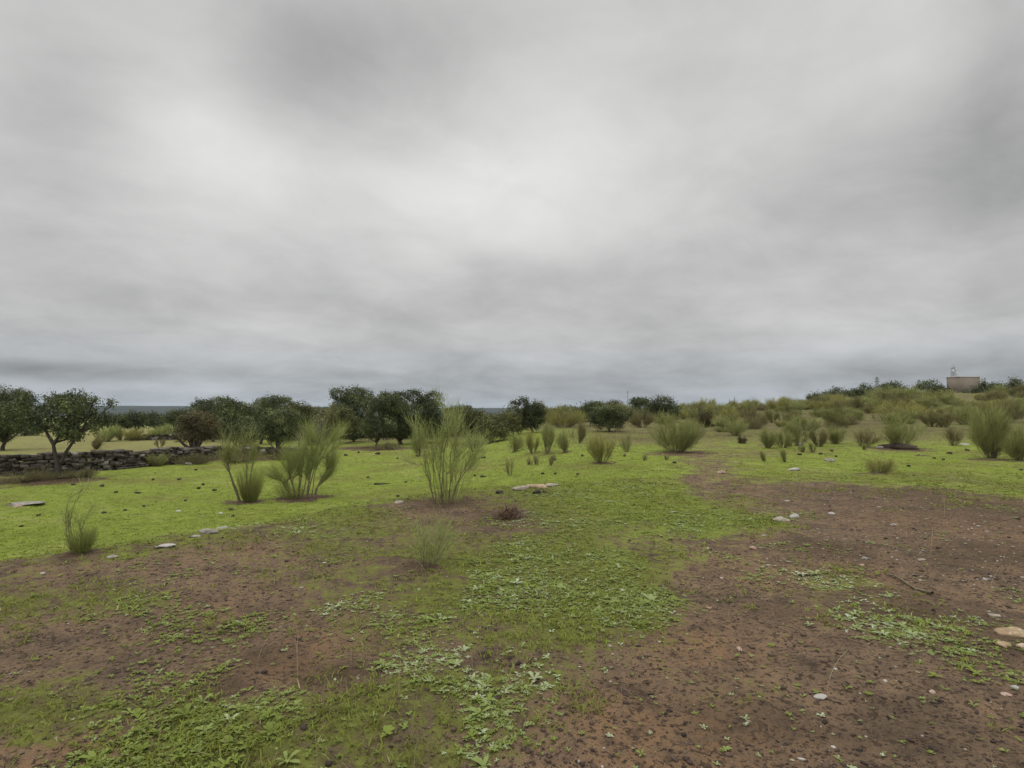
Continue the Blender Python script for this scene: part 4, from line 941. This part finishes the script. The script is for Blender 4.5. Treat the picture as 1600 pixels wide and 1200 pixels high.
def grass():
    x, y, z, rg = scatter(230000, 1.7, 42, 201)
    u, v = project(x, y, z); c = cover_uv(u, v, x, y)
    cl = fbm(x * 2.2, y * 2.2, 241, 3)
    keep = (rg.uniform(0, 1, len(x)) < np.clip((c - .32) * 1.5 + cl * .9, 0, 1) * (1 - .6 * sstep(np.hypot(x, y), 9, 22)) * (.35 + .65 * sstep(np.hypot(x, y), 5, 12))) & ~((x < -9) & (y > 26)) & (rg.uniform(0, 1, len(x)) > litter_shade(x, y))
    x, y, z = x[keep], y[keep], z[keep]; n = len(x); r = np.hypot(x, y)
    far = (y - np.interp(x, EX, EY)) > .3
    nb = 4
    h = (rg.gamma(4, .0040, (n, nb)) + .004)
    wd = (.0022 + .00035 * r)[:, None] * rg.uniform(.7, 1.3, (n, nb))
    ph = rg.uniform(0, 6.28, (n, nb)); ln = rg.uniform(.5, 2.0, (n, nb)) * h * (1 + r[:, None] * .06)
    d = np.stack([np.cos(ph), np.sin(ph), 0 * ph], -1); pr = np.stack([-d[..., 1], d[..., 0], 0 * ph], -1)
    b0 = np.stack([x, y, z], -1)[:, None] + d * .012 * (1 + r * .08)[:, None, None] * rg.uniform(.2, 1.6, (n, nb, 1))
    up = np.array([0, 0, 1.0])
    mid = b0 + d * ln[..., None] * .35 + up * h[..., None] * .62; tip = b0 + d * ln[..., None] + up * h[..., None]
    V = np.stack([b0 - pr * wd[..., None], b0 + pr * wd[..., None], mid + pr * wd[..., None] * .8, mid - pr * wd[..., None] * .8, tip], 2).reshape(-1, 3)
    k = np.arange(n * nb)[:, None] * 5
    tint = np.clip(np.where(far, .72, .40)[:, None] + .25 * fbm(x * .7, y * .7, 261, 2)[:, None] + rg.normal(0, .13, (n, nb)), 0, .85)
    tint = np.where(rg.uniform(0, 1, (n, nb)) < .012, 1.0, tint)
    tag(mesh_np('grass', V, k + np.array([0, 1, 2, 3]), M['blade'], T=k + np.array([3, 2, 4]), tint=np.repeat(tint.ravel(), 5)), 'short green grass and moss over the meadow and soil', 'grass', kind='stuff')
grass()
def straw():
    x, y, z, rg = scatter(3200, 2.2, 26, 301)
    u, v = project(x, y, z); c = cover_uv(u, v, x, y)
    keep = rg.uniform(0, 1, len(x)) < .05 + .3 * c * (fbm(x * .6, y * .6, 8, 2) > .05); x, y, z = x[keep], y[keep], z[keep]; n = len(x)
    L = rg.uniform(.08, .30, n); ph = rg.uniform(0, 6.28, n); ln = L * rg.uniform(.1, .6, n)
    b = np.stack([x, y, z - .01], -1); d = np.stack([np.cos(ph), np.sin(ph), 0 * ph], -1)
    tip = b + d * ln[:, None] + np.array([0, 0, 1]) * L[:, None]
    P = bezier(b, b + np.array([0, 0, .6]) * L[:, None], tip, 6)
    V, Q = tubes(P, np.linspace(.0016, .0009, 6)[None] * (1 + np.hypot(x, y) * .06)[:, None], 3)
    tag(mesh_np('dry_stalks', V, Q, M['straw'], tint=np.repeat(rg.uniform(0, 1, n), 18)), 'thin dry grass stalks standing over the turf', 'dry grass', kind='stuff')
straw()
ICO_V = None
def pebbles():
    import bmesh
    bm = bmesh.new(); bmesh.ops.create_icosphere(bm, subdivisions=1, radius=1)
    IV = np.array([v.co[:] for v in bm.verts]); IF = np.array([[v.index for v in f.verts] for f in bm.faces]); bm.free()
    x, y, z, rg = scatter(110000, 1.7, 24, 401)
    u, v = project(x, y, z); c = cover_uv(u, v, x, y)
    track = sstep(x - .42 * y, -.6, 1.2)
    keep = rg.uniform(0, 1, len(x)) < np.clip(.95 - c * 1.5, .04, 1) * (.25 + .6 * np.clip(fbm(x * 1.3, y * 1.3, 441, 3) + .4, 0, 1))
    x, y, z, track = x[keep], y[keep], z[keep], track[keep]; n = len(x)
    pale = rg.uniform(0, 1, n) < (.035 + .42 * track * sstep(np.hypot(x, y), 5, 9))
    s = np.where(pale, rg.gamma(1.5, .0024, n), rg.gamma(1.6, .0023, n)) + .0020
    s = np.minimum(s, .026) * (1 + .06 * np.hypot(x, y))
    ax = np.stack([s * rg.uniform(.8, 1.5, n), s * rg.uniform(.7, 1.2, n), s * rg.uniform(.3, .65, n)], -1)
    V = IV[None] * (1 + rg.uniform(-.45, .3, (n, len(IV), 1))) * ax[:, None]
    a = rg.uniform(0, 6.28, n); X = V[..., 0] * np.cos(a)[:, None] - V[..., 1] * np.sin(a)[:, None]; Y = V[..., 0] * np.sin(a)[:, None] + V[..., 1] * np.cos(a)[:, None]
    V = np.stack([X, Y, V[..., 2]], -1) + np.stack([x, y, z + s * .15], -1)[:, None]
    T = (np.arange(n)[:, None, None] * len(IV) + IF[None]).reshape(-1, 3)
    tint = np.where(pale, rg.uniform(.62, 1, n), rg.uniform(0, .42, n))
    m, g = mat_base('pebbles_and_crumbs')
    finish(m, g, ramp(g, g.attr('tint'), [(0, (.022, .016, .013)), (.4, (.085, .055, .04)), (.62, (.19, .145, .11)), (1, (.36, .33, .295))]), .9)
    tag(mesh_np('gravel', V.reshape(-1, 3), None, m, T=T, tint=np.repeat(tint, len(IV))), 'earth crumbs and pebbles strewn over the bare soil', 'gravel', kind='stuff')
pebbles()

# ------------------------------------------------------------------ air: far things fade to blue
V, Q = box_mesh([(-6200, -6200, -60, 6200, 6200, 60)])
m = bpy.data.materials.new('haze'); m.use_nodes = True; t_ = m.node_tree; t_.nodes.clear()
pv = t_.nodes.new('ShaderNodeVolumePrincipled'); pv.inputs['Density'].default_value = .000045; pv.inputs['Color'].default_value = (.62, .80, 1.0, 1); pv.inputs['Anisotropy'].default_value = .0
ou = t_.nodes.new('ShaderNodeOutputMaterial'); t_.links.new(pv.outputs[0], ou.inputs['Volume'])
tag(mesh_np('haze', V, Q, m), 'thin bluish air over the whole plain', 'haze', kind='stuff')
